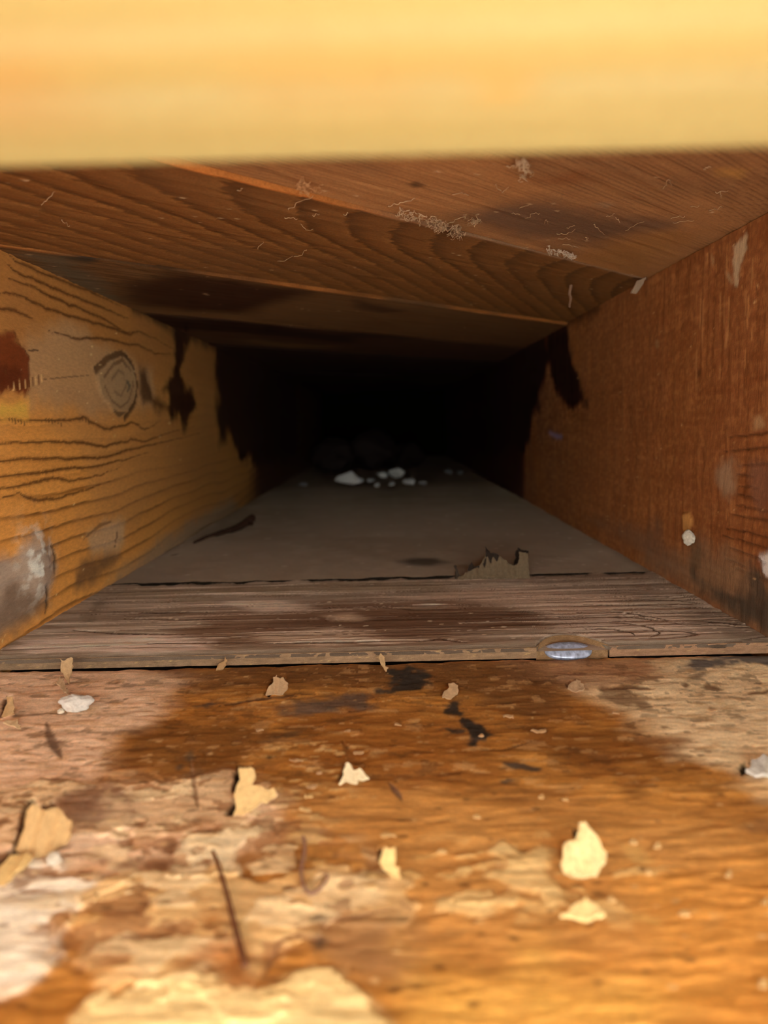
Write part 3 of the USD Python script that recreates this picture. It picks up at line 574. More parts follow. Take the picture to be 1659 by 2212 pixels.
# ================================================================== CEILING: diagonal boards resting on the joists
ceiling = xform('ceiling', 'ceiling of brown boards laid diagonally over the joists', kind='structure')
R2 = math.sqrt(2)
def ceil_st(px, py):
    p = on_z(px, py, Hc); return np.array([(p[0] + p[1]) / R2, (p[0] - p[1]) / R2])
SEAMS = [.34, -.108, -.3335, -.5525, -.775, -1.0, -1.22, -1.44, -1.66, -1.88, -2.10, -2.32, -2.5]
DROP = [0, 0, .0020, .0026, .0030, .004, .003, .004, .003, .004, .003, .004]
NS = [(160, 90), (620, 200), (620, 190), (480, 150), (300, 90)] + [(60, 24)] * 8
for b in range(len(SEAMS) - 1):
    c1, c2 = SEAMS[b] / R2 - .0004, SEAMS[b + 1] / R2 + .0004
    ns, nt = NS[b]
    tt = np.linspace(c1, c2, nt)
    if b == 0: lo, hi = -.05, .28
    S, Tt = np.meshgrid(np.linspace(0, 1, ns), tt, indexing='ij')
    mid = (SEAMS[b] + SEAMS[b + 1]) / 2
    s0, s1 = (2 * (XL - .02) - SEAMS[b]) / R2, (2 * (XR + .02) - SEAMS[b + 1]) / R2
    S = s0 + (s1 - s0) * S
    fc = Face(np.stack([S, Tt], -1), (134, 84, 38), ceil_st)
    P3 = fc.P3; s, q = fc.P.T; B = fc.blob
    n1 = fbm(P3 * [8, 20, 1], 4, 70 + b); n2 = fbm(P3 * [14, 260, 1], 3, 80 + b)
    if b == 1:
        fc.C[:] = lin((162, 106, 58))
        wob = q + .010 * (fbm(P3 * [7, 9, 1], 3, 75) - .5) + .05 * (s - .3) ** 2
        fr = (wob / .0026) % 1.0
        fc.mix(sstep(.6, .9, fr) * sstep(1, .95, fr) * sstep(.35, .6, n1) * .6, (92, 54, 24)); fc.h -= sstep(.6, .9, fr) * .0002
        fc.mix(sstep(.45, .7, n1) * .5, (112, 74, 44))
        B([(960, 470), (1060, 440), (1200, 430), (1340, 450), (1420, 490), (1300, 540), (1200, 520), (1050, 500)], (92, 64, 44), .018, .02, 30, .8)
        B([(1290, 440), (1310, 435), (1330, 440), (1310, 448)], (150, 112, 76), .003, .002, 120, .7)
        B([(885, 398), (900, 394), (912, 402), (895, 406)], (70, 40, 18), .0025, .002, 120, .9)
        B([(1150, 390), (1240, 375), (1290, 385), (1200, 400)], (120, 66, 30), .008, .010, 60, .6)
        B([(1560, 365), (1610, 368), (1600, 385), (1570, 380)], (190, 130, 56), .005, .003, 100, .7)
        B([(1230, 560), (1400, 500), (1520, 500), (1440, 550), (1380, 600), (1300, 580)], (150, 96, 44), .016, .010, 40, .7)
    elif b == 2:
        fc.C[:] = lin((126, 76, 34))
        tp = (SEAMS[b] / R2 - q)
        phi = s - 22 * np.minimum(tp, .05) ** 2 - 2.2 * np.maximum(tp - .05, 0) + .007 * (noise(P3 * [30, 900, 1], 76) - .5) + .034 * (fbm(P3 * [5, 11, 1], 2, 77) - .5)
        fr = ((phi + .004) / .033) % 1.0
        dk = (1 - sstep(.0, .55, fr)) * sstep(.0, .02, fr)
        fc.mix(dk * (.85 - .35 * sstep(.05, .09, tp)), (74, 40, 16)); fc.h -= dk * .0003
        fc.mix(sstep(.7, 1.0, fr) * .4, (156, 100, 46))
        fc.mix(sstep(.5, .72, n2) * .35, (110, 66, 28)); fc.mix(sstep(.5, .7, n1) * .3, (110, 70, 36))
        sE = sstep(ceil_st(1000, 490)[0], ceil_st(700, 410)[0], s)
        fc.mix(sstep(.0022, .0010, tp) * (.35 + .5 * sE) * (.5 + fbm(P3 * [40, 5, 1], 3, 74)), (190, 108, 44)); fc.mix(sstep(.003, .001, tp) * (1 - sE) * .6, (150, 116, 82))  # orange along the edge paints the lamp light catching it
    elif b == 3:
        fc.C[:] = lin((112, 72, 38))
        wob = q + .004 * (fbm(P3 * [6, 20, 1], 3, 78) - .5) * 2
        fr = (wob / .0065) % 1.0
        fc.mix(sstep(.55, .9, fr) * sstep(1, .93, fr) * .75, (72, 42, 18))
        tp = (SEAMS[b] / R2 - q)
        fc.mix(sstep(.0034, .0015, tp) * .6 * sstep(.35, .6, fbm(P3 * [14, 1, 1], 3, 79) + .1), (206, 118, 46))  # lit edge of this board painted in orange too
        B([(140, 545), (190, 540), (230, 550), (180, 556)], (44, 34, 24), .004, .005, 100, .9)
        B([(60, 540), (140, 545), (270, 640), (220, 640)], (92, 76, 52), .008, .010, 60, .7)
        B([(285, 590), (400, 580), (520, 595), (660, 625), (600, 650), (520, 670), (400, 665), (300, 650), (280, 620)], (52, 26, 12), .016, .014, 40, .9)
        B([(770, 640), (830, 655), (880, 665), (820, 670), (780, 660)], (62, 36, 18), .008, .006, 60, .8)
    else:
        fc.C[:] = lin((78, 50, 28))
        wob = q + .006 * (fbm(P3 * [5, 20, 1], 3, 90 + b) - .5) * 2
        fr = (wob / .012) % 1.0
        fc.mix(sstep(.5, .9, fr) * sstep(1, .93, fr) * .6, (56, 32, 14))
        if b == 4:
            B([(300, 668), (560, 690), (760, 720), (760, 735), (560, 715), (330, 700)], (40, 20, 10), .014, .012, 40, .9)
            B([(290, 658), (340, 660), (360, 668), (310, 668)], (150, 104, 56), .004, .003, 80, .8)
            B([(500, 725), (620, 735), (760, 745), (620, 745)], (120, 84, 44), .012, .010, 40, .6)
            B([(760, 690), (960, 690), (1200, 680), (1230, 700), (1000, 725), (760, 725)], (40, 22, 12), .02, .02, 30, .7)
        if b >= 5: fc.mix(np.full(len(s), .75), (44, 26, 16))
    fc.dots(70 if b in (1, 2, 3) else 0, ((s.min(), q.min()), (s.max(), q.max())), .0011, (206, 164, 116), .75, 20 + b, .0003)
    h = fc.hgt() + (.0010 * (n2 - .5)).reshape(S.shape)
    Xc, Yc = (S + Tt) / R2, (S - Tt) / R2
    G = np.stack([Xc, Yc, Hc - (DROP[b] * (1 - .75 * sstep(ceil_st(500, 360)[0], ceil_st(1100, 520)[0], S)) if b == 2 else DROP[b]) - h], -1)
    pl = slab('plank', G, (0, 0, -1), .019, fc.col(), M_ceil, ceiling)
    if b == 1: tag(pl, 'straight-grained brown board furred with dust')
    if b == 2: tag(pl, 'brown board with a flame-shaped grain pattern')
    if b == 3: tag(pl, 'brown board with a dark patch by the left joist')

# ================================================================== the pale board overhead, just in front of the lens
YO, ZO = .1062, CAM[2] + .035
xs = np.linspace(XL + .0005, XR - .0005, 260); ys = np.linspace(-.06, YO, 130)
X, Y = np.meshgrid(xs, ys, indexing='ij')
edge = .0012 * (fbm(np.stack([X * 25, X * 0, X * 0], -1), 3, 99) - .5)
Y = Y + edge * sstep(.08, YO, Y)
fc = Face(np.stack([X, Y], -1), (158, 133, 76), lambda px, py: on_z(px, py, ZO)[:2])
n1 = fbm(fc.P3 * [5, 26, 1], 4, 100); n2 = fbm(fc.P3 * [6, 180, 1], 3, 101)
fc.mix(sstep(.45, .7, n1) * .6, (160, 124, 62)); fc.mix(sstep(.5, .75, n2) * .3, (172, 152, 102))
fc.blob([(-60, 150), (60, 140), (80, 230), (-60, 260)], (170, 116, 56), .010, .008, 60, .5)
fc.blob([(600, 150), (840, 150), (820, 200), (620, 210)], (172, 124, 60), .010, .008, 60, .4)
fc.blob([(1050, 170), (1110, 170), (1100, 210), (1060, 210)], (182, 122, 40), .005, .003, 60, .5)
G = np.stack([X, Y, ZO + .0012 * sstep(YO - .003, YO, Y) + 0 * X], -1)
tag(slab('overhead_board', G, (0, 0, -1), .016, fc.col(), M_over), 'smooth pale yellow board spanning overhead at the mouth of the cavity', 'board')

# ================================================================== SPLINTERS AND CHIPS
def chip_mesh(pix, z, tilt, yaw=0, thick=.0007, bend=.0006, seed=0, size=.0016):
    """A thin chip: an outline unprojected to a plane that rises from the floor at its lowest pixel, extruded and slightly warped."""
    pix = np.array(pix, float); low = pix[np.argmax(pix[:, 1])]
    p0 = on_z(*low, z)
    a, y = math.radians(tilt), math.radians(yaw)
    ax = np.array([math.cos(y), math.sin(y), 0]); fw = np.array([-math.sin(y), math.cos(y), 0])
    e2 = math.cos(a) * fw + math.sin(a) * np.array([0, 0, 1]); nrm = np.cross(ax, e2)
    pts = np.array([on_plane(*p, p0, nrm) for p in pix]); uv = np.c_[(pts - p0) @ ax, (pts - p0) @ e2]
    pg = sg.Polygon(uv).buffer(0)
    if pg.geom_type != 'Polygon': pg = max(pg.geoms, key=lambda g: g.area)
    r = np.random.default_rng(seed)
    co = np.array(pg.segmentize(size * .8).exterior.coords)[:-1]; co += r.normal(0, size * .19, co.shape)
    pg = sg.Polygon(co).buffer(0)
    if pg.geom_type != 'Polygon': pg = max(pg.geoms, key=lambda g: g.area)
    tm = trimesh.creation.extrude_polygon(pg, thick, engine='earcut')
    v, f = trimesh.remesh.subdivide_to_size(tm.vertices, tm.faces, size)
    tm = trimesh.Trimesh(v, f); tm.merge_vertices()
    v = np.array(tm.vertices)
    v[:, 2] += (.10 * np.ptp(uv[:, 1]) if tilt > 12 else 0) * np.clip(v[:, 1] / max(np.ptp(uv[:, 1]), 1e-6), 0, 1) ** 2
    v[:, 2] += bend * 2 * (fbm(v * [160, 160, 0] + seed, 3, seed) - .5) + bend * .5 * np.sin(v[:, 0] * 1500)
    tm.vertices = p0 + v[:, :1] * ax + v[:, 1:2] * e2 + v[:, 2:] * nrm
    return tm

ZP = Z_PANEL
# still attached: parts of the floor
def flake(pix, z, tilt, col, label=None, name='splinter', **kw):
    col = np.array(col) * .90
    p = solid(name, chip_mesh(pix, z, tilt, seed=len(_names), **kw), lin(col), M_chip, floor)
    if label: tag(p, label)
flake([(131, 1446), (133, 1428), (141, 1432), (147, 1426), (154, 1424), (160, 1432), (157, 1450), (150, 1478), (145, 1474), (136, 1458)], ZP, 42, (214, 170, 116), 'fan-shaped pale splinter curling up at the panel edge')
flake([(127, 1482), (130, 1462), (140, 1480), (150, 1500), (157, 1508), (146, 1502)], ZP, 16, (196, 154, 108))
flake([(6, 1550), (18, 1508), (24, 1512), (30, 1512), (32, 1546)], ZP, 30, (206, 158, 102))
flake([(4, 1565), (28, 1558), (40, 1560), (44, 1575), (20, 1568)], ZP, 10, (222, 180, 126))
flake([(466, 1449), (478, 1432), (486, 1424), (493, 1430), (482, 1446)], ZP, 38, (184, 138, 88))
flake([(574, 1503), (590, 1470), (600, 1462), (604, 1470), (612, 1466), (622, 1478), (624, 1488), (612, 1502)], ZP, 38, (190, 146, 100), 'ribbed splinter torn up in the brown stain')
flake([(818, 1426), (823, 1416), (828, 1422), (837, 1444), (835, 1450), (829, 1446)], ZP, 40, (196, 152, 100))
flake([(510, 1728), (517, 1675), (524, 1668), (536, 1672), (550, 1668), (553, 1690), (546, 1704), (590, 1710), (600, 1722), (560, 1740), (540, 1752), (520, 1764), (502, 1762), (512, 1745)], ZP, 30, (232, 186, 118), 'pale forked splinter lifted off the torn layer', thick=.0010)
flake([(40, 1842), (55, 1785), (72, 1752), (90, 1750), (108, 1762), (130, 1754), (156, 1780), (154, 1812), (120, 1842), (70, 1856)], ZP, 36, (216, 168, 106), 'big tongue of veneer lifted off the panel beside a painted black shadow', thick=.0014, bend=.001)
flake([(-30, 1905), (10, 1868), (40, 1852), (70, 1856), (50, 1880), (10, 1920)], ZP, 10, (232, 184, 112), thick=.001)
flake([(820, 1868), (832, 1838), (845, 1836), (853, 1842), (858, 1872), (864, 1898), (855, 1902), (838, 1888)], ZP, 34, (238, 196, 122))
flake([(955, 1508), (968, 1486), (985, 1482), (990, 1494), (975, 1512)], ZP, 18, (190, 146, 100))
flake([(1225, 1490), (1234, 1478), (1255, 1476), (1262, 1488), (1245, 1496)], ZP, 14, (184, 140, 98))
flake([(985, 1253), (1000, 1243), (1020, 1232), (1040, 1222), (1050, 1196), (1058, 1204), (1066, 1208), (1078, 1205), (1092, 1215), (1106, 1224), (1118, 1222), (1121, 1196), (1131, 1200), (1140, 1200), (1144, 1250)], Z1, 48, (124, 100, 70), 'ragged crest of splinters standing at the plank seam', thick=.0012)
flake([(1010, 1232), (1016, 1215), (1026, 1224), (1040, 1222), (1050, 1207), (1047, 1183), (1060, 1195), (1075, 1198), (1084, 1208), (1062, 1216), (1044, 1236)], Z1 + .004, 60, (48, 34, 22))  # dark sheet added as the shadow behind the crest tips
flake([(1110, 1222), (1112, 1198), (1118, 1185), (1130, 1190), (1142, 1192), (1140, 1206), (1122, 1214)], Z1 + .004, 60, (48, 34, 22))  # second dark sheet added as shadow behind the right tips
flake([(985, 1250), (980, 1225), (984, 1222), (994, 1250)], Z1, 55, (70, 54, 38))
small = [(1100, 1548, 18, 5), (1165, 1580, 22, 5), (560, 1577, 12, 4), (640, 1643, 20, 4), (772, 1626, 18, 6), (860, 1565, 12, 4), (1540, 1535, 14, 4), (1170, 1722, 8, 5), (1222, 1727, 8, 5), (1030, 1765, 12, 5),
         (690, 1670, 10, 4), (675, 1700, 14, 5), (665, 1720, 14, 6), (660, 1750, 18, 6), (835, 1805, 28, 7), (955, 1840, 16, 7), (1370, 1820, 12, 9), (1420, 1828, 10, 8), (1480, 1975, 18, 9), (1575, 1890, 9, 8), (1655, 1950, 10, 12), (1650, 2128, 14, 12),
         (1320, 1945, 14, 8), (1400, 1885, 10, 7), (750, 1580, 10, 4), (1330, 1540, 12, 3), (1040, 1590, 10, 3)]
for i, (x, y, w, hh) in enumerate(small):
    a = [(x + .8 * w * math.cos(t) * (.55 + .8 * ((i * 7 + j * 3) % 5) / 5), y + .7 * hh * math.sin(t) * (.6 + .7 * ((i * 5 + j * 2) % 4) / 4)) for j, t in enumerate(np.linspace(0, 2 * math.pi, 9)[:-1])]
    flake(a, ZP + .0002, 8, (222, 172, 106) if y > 1700 else (196, 146, 96), name='flake', size=.0011, thick=.0005, bend=.0003)

# loose pieces: things of their own
def loose(name, pix, z, tilt, col, label, cat, mat=M_chip, **kw):
    col = np.array(col) * .90
    return tag(solid(name, chip_mesh(pix, z, tilt, seed=len(_names) + 3, **kw), lin(col), mat), label, cat)
loose('wood_chip', [(733, 1692), (745, 1665), (752, 1654), (764, 1668), (780, 1664), (788, 1675), (798, 1684), (770, 1693)], ZP + .0006, 30, (246, 214, 160), 'triangular cream wood chip lying on the orange-brown stain', 'wood chip', thick=.0009)
loose('wood_chip', [(1212, 1872), (1214, 1832), (1243, 1822), (1250, 1795), (1262, 1792), (1278, 1802), (1300, 1838), (1312, 1866), (1280, 1895), (1235, 1897)], ZP + .0008, 28, (252, 216, 146), 'large peaked pale chip on the orange panel, lower right of the black marks', 'wood chip', thick=.0016, bend=.0012)
loose('wood_chip', [(1212, 1983), (1232, 1966), (1262, 1951), (1290, 1964), (1308, 1979), (1270, 1988)], ZP + .0008, 14, (248, 208, 134), 'flat mound-shaped pale chip below the large peaked chip', 'wood chip', thick=.0012)
loose('paint_flake', [(1612, 1670), (1624, 1650), (1650, 1640), (1690, 1645), (1690, 1676), (1640, 1679)], ZP + .0008, 8, (214, 196, 170), 'white flake at the edge of the dry tan area, by the right joist', 'flake', M_crumb, thick=.0014)

def lump(name, c, r, col, label, cat, group=None, seed=0, mat=M_crumb, sq=(1, 1, .7), sub=3):
    tm = trimesh.creation.icosphere(sub, 1.0); v = np.array(tm.vertices)
    v *= (1 + .9 * (fbm(v * 1.6 + seed * 3.1, 4, seed) - .5))[:, None]
    v = v * np.array(sq) * r; v[:, 2] -= v[:, 2].min()
    tm.vertices = v + c
    return tag(solid(name, tm, lin(col), mat), label, cat, group)
p = on_z(160, 1542, ZP); lump('plaster_crumb', p + [0, .002, .0003], .0046, (208, 192, 168), 'white crumb of plaster on the panel below the fan-shaped splinter', 'crumb', seed=4, sq=(1.35, .8, .75))
p = on_z(132, 1544, ZP); lump('plaster_crumb', p + [0, 0, .0003], .0014, (206, 184, 150), 'tiny cream grain touching the white plaster crumb', 'crumb', seed=5)
p = on_z(117, 1872, ZP); lump('resin_bead', p + [0, 0, .0006], .0017, (196, 176, 146), 'tiny round pearl-like bead beside the lifted tongue of veneer', 'bead', seed=6, sq=(1, 1, 1))
p = on_z(1504, 1170, .02); q = on_x(1498, 1168, XR)
lump('plaster_crumb', q + [-.003, 0, -.003], .0042, (200, 180, 150), 'pale crumb stuck on the right joist near its foot', 'crumb', seed=9, sq=(.7, 1, 1))

# dark needle and bent fibre on the near panel
def tube(pts, r0, r1=None, sides=7, sub=6):
    pts = np.asarray(pts, float); r1 = r0 if r1 is None else r1
    if len(pts) > 2 and sub > 1:
        from scipy.interpolate import CubicSpline
        u = np.r_[0, np.cumsum(np.linalg.norm(np.diff(pts, axis=0), axis=1))]
        pts = CubicSpline(u, pts)(np.linspace(0, u[-1], (len(pts) - 1) * sub + 1))
    n = len(pts); tg = np.gradient(pts, axis=0); tg /= np.linalg.norm(tg, axis=1, keepdims=True) + 1e-12
    ref = np.array([.31, .2, .93]); a = np.cross(tg, ref); a /= np.linalg.norm(a, axis=1, keepdims=True) + 1e-12; b = np.cross(tg, a)
    rr = np.linspace(r0, r1, n)[:, None]; V = []
    for k in range(sides):
        th = 2 * math.pi * k / sides; V.append(pts + rr * (math.cos(th) * a + math.sin(th) * b))
    V = np.stack(V, 1).reshape(-1, 3); Fq = []
    for i in range(n - 1):
        for k in range(sides):
            k2 = (k + 1) % sides; Fq.append((i * sides + k, i * sides + k2, (i + 1) * sides + k2, (i + 1) * sides + k))
    Fq = np.array(Fq); T = np.vstack([Fq[:, [0, 1, 2]], Fq[:, [0, 2, 3]]])
    V = np.vstack([V, pts[:1], pts[-1:]]); c0 = len(V) - 2
    T = np.vstack([T, [(c0, (k + 1) % sides, k) for k in range(sides)], [(c0 + 1, (n - 1) * sides + k, (n - 1) * sides + (k + 1) % sides) for k in range(sides)]])
    tm = trimesh.Trimesh(V, T, process=False); tm.fix_normals(); return tm
def floorpts(pix, z): return [on_z(x, y, z) for x, y in pix]
tag(solid('pine_needle', tube(floorpts([(460, 1838), (487, 1920), (510, 2010), (530, 2085)], ZP + .0016), .0004, .0008), lin((104, 62, 36)), M_chip), 'thin straight dark needle lying lengthwise on the pale torn layer', 'needle')
tag(solid('bent_fibre', tube(floorpts([(655, 1808), (652, 1870), (656, 1912), (672, 1930), (692, 1918), (702, 1888)], ZP + .0014), .0005, .0004), lin((140, 100, 76)), M_chip), 'hooked brown fibre curled like a U on the near panel', 'fibre')
# splinter on the dusty board
a, b_, c_ = on_z(420, 1171, .004), on_z(480, 1150, .0045), on_z(532, 1129, .006)
tm = trimesh.util.concatenate([tube([a, b_, c_, c_ + [.004, .012, .003]], .0010, .0042, 8), tube([c_ + [-.001, .004, 0], c_ + [.006, -.004, -.001]], .0034, .0022, 8)])
v = np.array(tm.vertices); v += .0016 * (noise(v * 260, 3) - .5)[:, None]; tm.vertices = v
tag(solid('wood_splinter', tm, lin((62, 40, 26)), M_chip), 'dark hooked splinter lying on the dusty board near the left joist', 'splinter')

# grey metal cap seen in the notch
tm = trimesh.creation.icosphere(4, 1.0); v = np.array(tm.vertices)
v = np.sign(v) * np.abs(v) ** np.array([.8, 1, .8]); v += .05 * (fbm(v * 3, 3, 4) - .5)[:, None]
v = v * [.0112, .0058, .0022]; ca, sa = math.cos(.40), math.sin(.40)
tm.vertices = np.c_[v[:, 0], ca * v[:, 1] - sa * v[:, 2], sa * v[:, 1] + ca * v[:, 2]] + [nc - .001, Y_FRONT + .0046, -.0046]
cap = tag(UsdGeom.Xform.Define(stage, unique('/World', 'metal_plug')), 'shiny blue-grey metal plug showing in the notch of the grey plank', 'plug')
usdkit.mesh(stage, str(cap.GetPath()) + '/plug_body', tm, M_metal, smooth=35)

# ================================================================== DUST, LINT AND COBWEB ON THE CEILING
def ceil_pt(px, py, drop=.0015, board=1): return on_z(px, py, Hc - DROP[board] - drop)
def wiggle(pts, amp, n, seed):
    r = np.random.default_rng(seed); pts = np.asarray(pts, float)
    u = np.linspace(0, len(pts) - 1, n); out = np.stack([np.interp(u, np.arange(len(pts)), pts[:, k]) for k in range(3)], 1)
    return out + r.normal(0, amp, out.shape)
def fibre(pix, board, label, group=None, rad=.00015, drop=.0014, amp=.00025, name='dust_fibre', seed=1, cat='dust fibre', col=(176, 136, 94)):
    pts = [ceil_pt(x, y, drop * (.6 + .5 * (i % 2)), board) for i, (x, y) in enumerate(pix)]
    tm = tube(wiggle(pts, amp, 3 + 2 * len(pts), seed), rad, rad * .6, 5, 3)
    return tag(solid(name, tm, lin(col), M_lint), label, cat, group)
GA = 'dust fibres on the straight-grained ceiling board'
LAB1 = ['V-shaped pale fibre to the left below the knotted lint tuft', 'short flat fibre left of the V-shaped one, above the seam cobwebs', 'pale hooked fibre on the dark blotch of the ceiling board', 'straight short fibre just left of the hooked one on the dark blotch', 'tiny peaked fibre below the hooked one on the dark blotch',
        'upper of three stacked fibres above the white seam streak', 'middle of three stacked fibres above the white seam streak', 'lowest of three stacked fibres above the white seam streak', 'slanting fibre right of the three stacked fibres', 'small slanting fibre above the long curved one near the right joist',
        'long curved fibre on the board at the right of the dark blotch', 'bent fibre like a check mark high on the board towards the right joist', 'flat top bar of the T-shaped fibre pair by the right joist', 'upright stem of the T-shaped fibre pair by the right joist', 'thin fibre above the hooked one at the edge of the dark blotch',
        'thin rising fibre just above the small slanting one', 'longest flat fibre nearest the right joist', 'flat fibre just above the longest one nearest the right joist', 'speck-like fibre between the tiny peaked one and the stacked three', 'zigzag fibre just right of the thick cobweb tuft',
        'lone fibre below the T-shaped pair', 'short fibre touching the overhead board edge far to the right', 'short fibre at the left of the knotted lint tuft', 'thin fibre left of the lone fibre under the T-shaped pair', 'minute fibre right of the lowest stacked one']
for i, pix in enumerate([[(1068, 398), (1085, 417), (1100, 404)], [(978, 421), (1000, 417), (1012, 420)], [(1138, 470), (1150, 461), (1166, 462)], [(1104, 462), (1122, 463)], [(1175, 484), (1180, 474), (1184, 484)],
        [(1204, 506), (1225, 504), (1242, 498)], [(1206, 516), (1232, 515)], [(1214, 528), (1235, 532), (1250, 535)], [(1281, 485), (1294, 496), (1305, 507)], [(1330, 470), (1340, 479)], [(1352, 498), (1368, 488), (1392, 478)],
        [(1434, 408), (1444, 388), (1450, 402)], [(1545, 416), (1572, 412)], [(1556, 414), (1558, 430)], [(1120, 450), (1142, 444)], [(1310, 468), (1330, 462)], [(1455, 480), (1500, 476)], [(1450, 470), (1480, 468)],
        [(1225, 492), (1240, 488)], [(1020, 470), (1022, 480), (1034, 476)], [(1530, 455), (1560, 448)], [(1520, 366), (1535, 360)], [(1095, 360), (1112, 362)], [(1490, 448), (1510, 446)], [(1265, 514), (1272, 516)]]):
    fibre(pix, 1, LAB1[i], GA, seed=30 + i)
GB = 'dust fibres on the flame-grained ceiling board'
LAB2 = ['bent pale hair slanting across the middle of the flame-grained board', 'left half of the wing-shaped pair of hairs on the flame-grained board', 'right half of the wing-shaped pair of hairs on the flame-grained board', 'straight short hair just above the wing-shaped pair', 'straight pale hair highest on the board near the left joist', 'short hair below the straight one near the left joist',
        'flat hair just under the bent slanting hair', 'curved hair under the flat one in the middle of the board', 'speck of hair right of the bent slanting hair', 'tiny upright hair on the first flame of the grain', 'short hair right of the bent one under the seam']
for i, pix in enumerate([[(625, 455), (640, 440), (678, 424)], [(600, 566), (618, 562), (632, 553)], [(636, 554), (650, 552), (664, 538)], [(556, 536), (568, 524)], [(90, 441), (104, 430), (118, 414)], [(135, 476), (150, 489)], [(614, 470), (642, 472)],
        [(650, 484), (660, 496), (676, 496)], [(740, 464), (752, 460)], [(515, 415), (522, 408)], [(676, 466), (690, 462)]]):
    fibre(pix, 2, LAB2[i], GB, seed=60 + i, rad=.00016)
# tangles of cobweb
def tangle(name, pix, spread, count, label, board=1, drop=.003, rad=.00012, seed=0, col=(188, 150, 108)):
    r = np.random.default_rng(seed); parts = []
    for k in range(count):
        i = r.integers(0, len(pix)); p = np.array(pix[i], float) + r.normal(0, 1, 2) * spread
        q = p + r.normal(0, 1, 2) * spread * np.array([1.6, 1.2])
        pts = [ceil_pt(*p, drop * r.uniform(.2, 1), board), ceil_pt(*((p + q) / 2 + r.normal(0, 3, 2)), drop * r.uniform(.3, 1.6), board), ceil_pt(*q, drop * r.uniform(.1, 1), board)]
        parts.append(tube(wiggle(pts, .0004, 6, seed * 91 + k), rad, rad * .7, 4, 2))
    return tag(solid(name, trimesh.util.concatenate(parts), lin(col), M_lint), label, 'cobweb')
tangle('cobweb', [(868, 460), (880, 464), (895, 467), (910, 472), (925, 478), (935, 480)], 6, 34, 'ragged pale cobweb strung along the ceiling seam', seed=1)
tangle('cobweb', [(946, 484), (954, 488), (960, 492)], 5, 40, 'thick cobweb tuft hanging in the middle of the ceiling seam', seed=2, drop=.005)
tangle('cobweb', [(984, 498), (988, 506)], 5, 30, 'thin cobweb wisp at the right end of the seam cobwebs', seed=3, drop=.004, col=(176, 140, 100))
tangle('cobweb', [(1128, 352), (1132, 364), (1130, 376)], 5, 26, 'knotted lint tuft hanging near the edge of the overhead board', seed=4, drop=.004)
tangle('cobweb', [(650, 402), (660, 408), (668, 406)], 6, 24, 'wispy cobweb caught on the orange edge of the seam', seed=5, board=2, col=(186, 130, 80))
tangle('cobweb', [(1190, 540), (1205, 546), (1222, 551), (1235, 555)], 3, 40, 'white streak of lint packed into the ceiling seam', seed=6, rad=.00014, col=(206, 176, 140))
tangle('cobweb', [(1022, 474), (1030, 480)], 5, 16, 'faint fuzz just below the seam cobwebs', seed=7, col=(166, 130, 90))
for pix, lab in (([(840, 446), (862, 438), (880, 434), (898, 428)], 'long pale thread ending at the seam cobweb'), ([(960, 490), (985, 474), (1005, 466)], 'long pale thread rising from the thick cobweb tuft')):
    fibre(pix, 1, lab, rad=.00022, name='cobweb_thread', cat='thread', seed=5)
# dangling strand and torn tab by the right joist
p = on_z(1232, 616, Hc - .004); p2 = on_plane(1231, 664, p, np.array([0, 1.0, 0]))
tag(solid('cobweb_strand', tube(wiggle([p, (p + p2) / 2, p2], .00015, 6, 3), .0011, .0006, 6, 3), lin((128, 92, 66)), M_lint), 'pale cobweb strand dangling from the ceiling close to the right joist', 'cobweb')
p = on_z(1392, 600, Hc - .003); pts = [(1362, 632), (1376, 606), (1392, 600), (1386, 614), (1373, 634)]
n_ = np.array([.75, -.6, .2]); n_ /= np.linalg.norm(n_); P4 = [on_plane(*q, p + [-.004, 0, -.001], n_) for q in pts]
hull = trimesh.Trimesh(np.vstack([P4, np.array(P4) + n_ * .0012])).convex_hull
hull = trimesh.Trimesh(*trimesh.remesh.subdivide_to_size(hull.vertices, hull.faces, .003)); v = np.array(hull.vertices); v += .0015 * (noise(v * 300, 8) - .5)[:, None]; hull.vertices = v
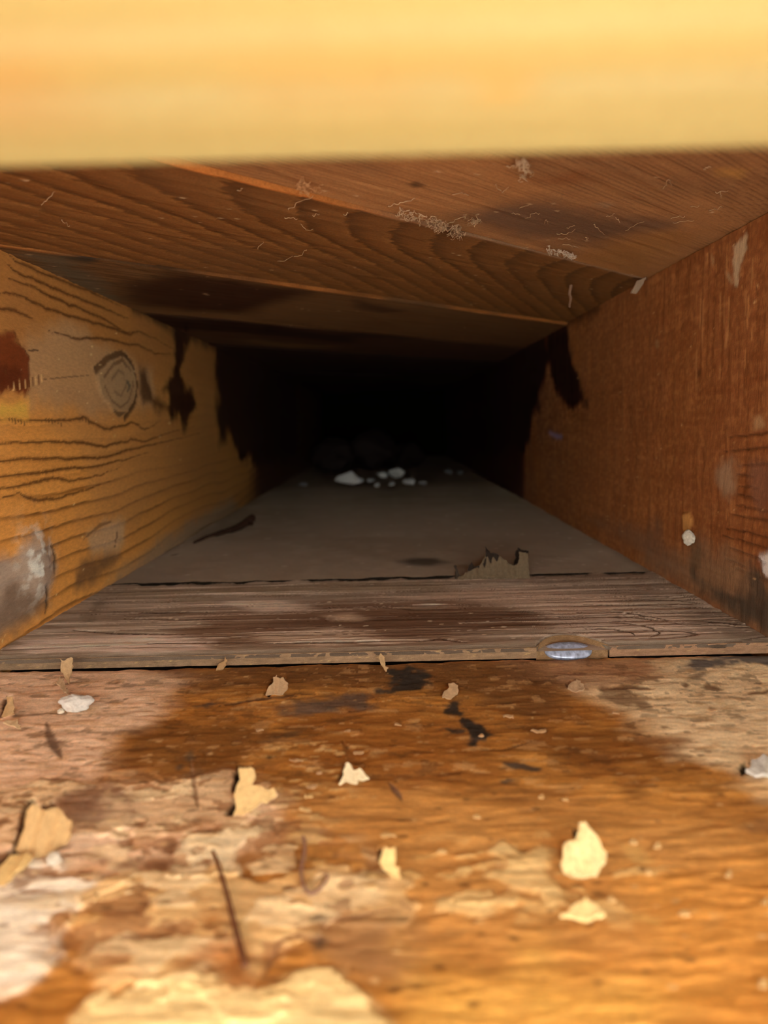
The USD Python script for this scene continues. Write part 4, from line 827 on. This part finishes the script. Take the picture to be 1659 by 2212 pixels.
tag(solid('lint_tab', hull, lin((166, 132, 98)), M_lint), 'grey tab of lint in the corner between ceiling seam and right joist', 'lint')

# ================================================================== RUBBLE AT THE FAR END
def shard(name, c, r, col, label, cat, group, seed, sq=(1.3, 1, .8)):
    rr = np.random.default_rng(seed); p = rr.normal(0, 1, (16, 3)); p /= np.linalg.norm(p, axis=1, keepdims=True); p *= rr.uniform(.6, 1.1, (16, 1)) * np.array(sq) * r
    tm = trimesh.Trimesh(p).convex_hull; v = np.array(tm.vertices); v[:, 2] -= v[:, 2].min(); tm.vertices = v + c
    return tag(solid(name, tm, lin(col), M_crumb, smooth=False, vary=.3), label, cat, group)
RUB = [(752, 1046, .017, 220, 'widest white shard of the rubble at the far end'), (776, 1043, .010, 170, 'flat grey shard touching the widest white one'), (802, 1040, .007, 180, 'small shard between the widest white one and the bright pair'), (828, 1030, .010, 220, 'left one of the bright pair of rubble shards'),
       (857, 1032, .015, 236, 'brightest, tallest shard of the far rubble'), (884, 1046, .010, 190, 'flat shard at the right of the brightest one'), (912, 1046, .007, 150, 'dim shard ending the rubble row beside the flat one'), (816, 1050, .005, 190, 'crumb in front of the bright pair'), (845, 1048, .005, 170, 'crumb in front of the brightest shard'),
       (655, 1048, .007, 150, 'lone dim shard nearest the left joist at the far end'), (735, 1036, .006, 130, 'crumb behind the widest white shard'), (970, 1022, .008, 110, 'left one of two dim shards apart at the right'), (995, 1024, .007, 110, 'right one of two dim shards apart at the right')]
for i, (x, y, r, g_, lab) in enumerate(RUB):
    shard('rubble_shard', on_z(x, y + 2, .0010), r, (g_, g_ * .95, g_ * .86), lab, 'rubble', 'pale rubble at the far end', 40 + i)
for i, (x, y, r, lab) in enumerate([(705, 1040, .045, 'brown chunk of debris behind the pale rubble at its left'), (806, 1030, .055, 'brown chunk of debris behind the pale rubble in its middle'), (890, 1025, .035, 'brown chunk of debris behind the pale rubble at its right')]):
    p = on_z(x, y, .0015) + [0, .22, 0]
    lump('debris_chunk', p, r, (44, 30, 22), lab, 'debris', seed=60 + i, sub=3, mat=M_chip, sq=(1, .8, .8))
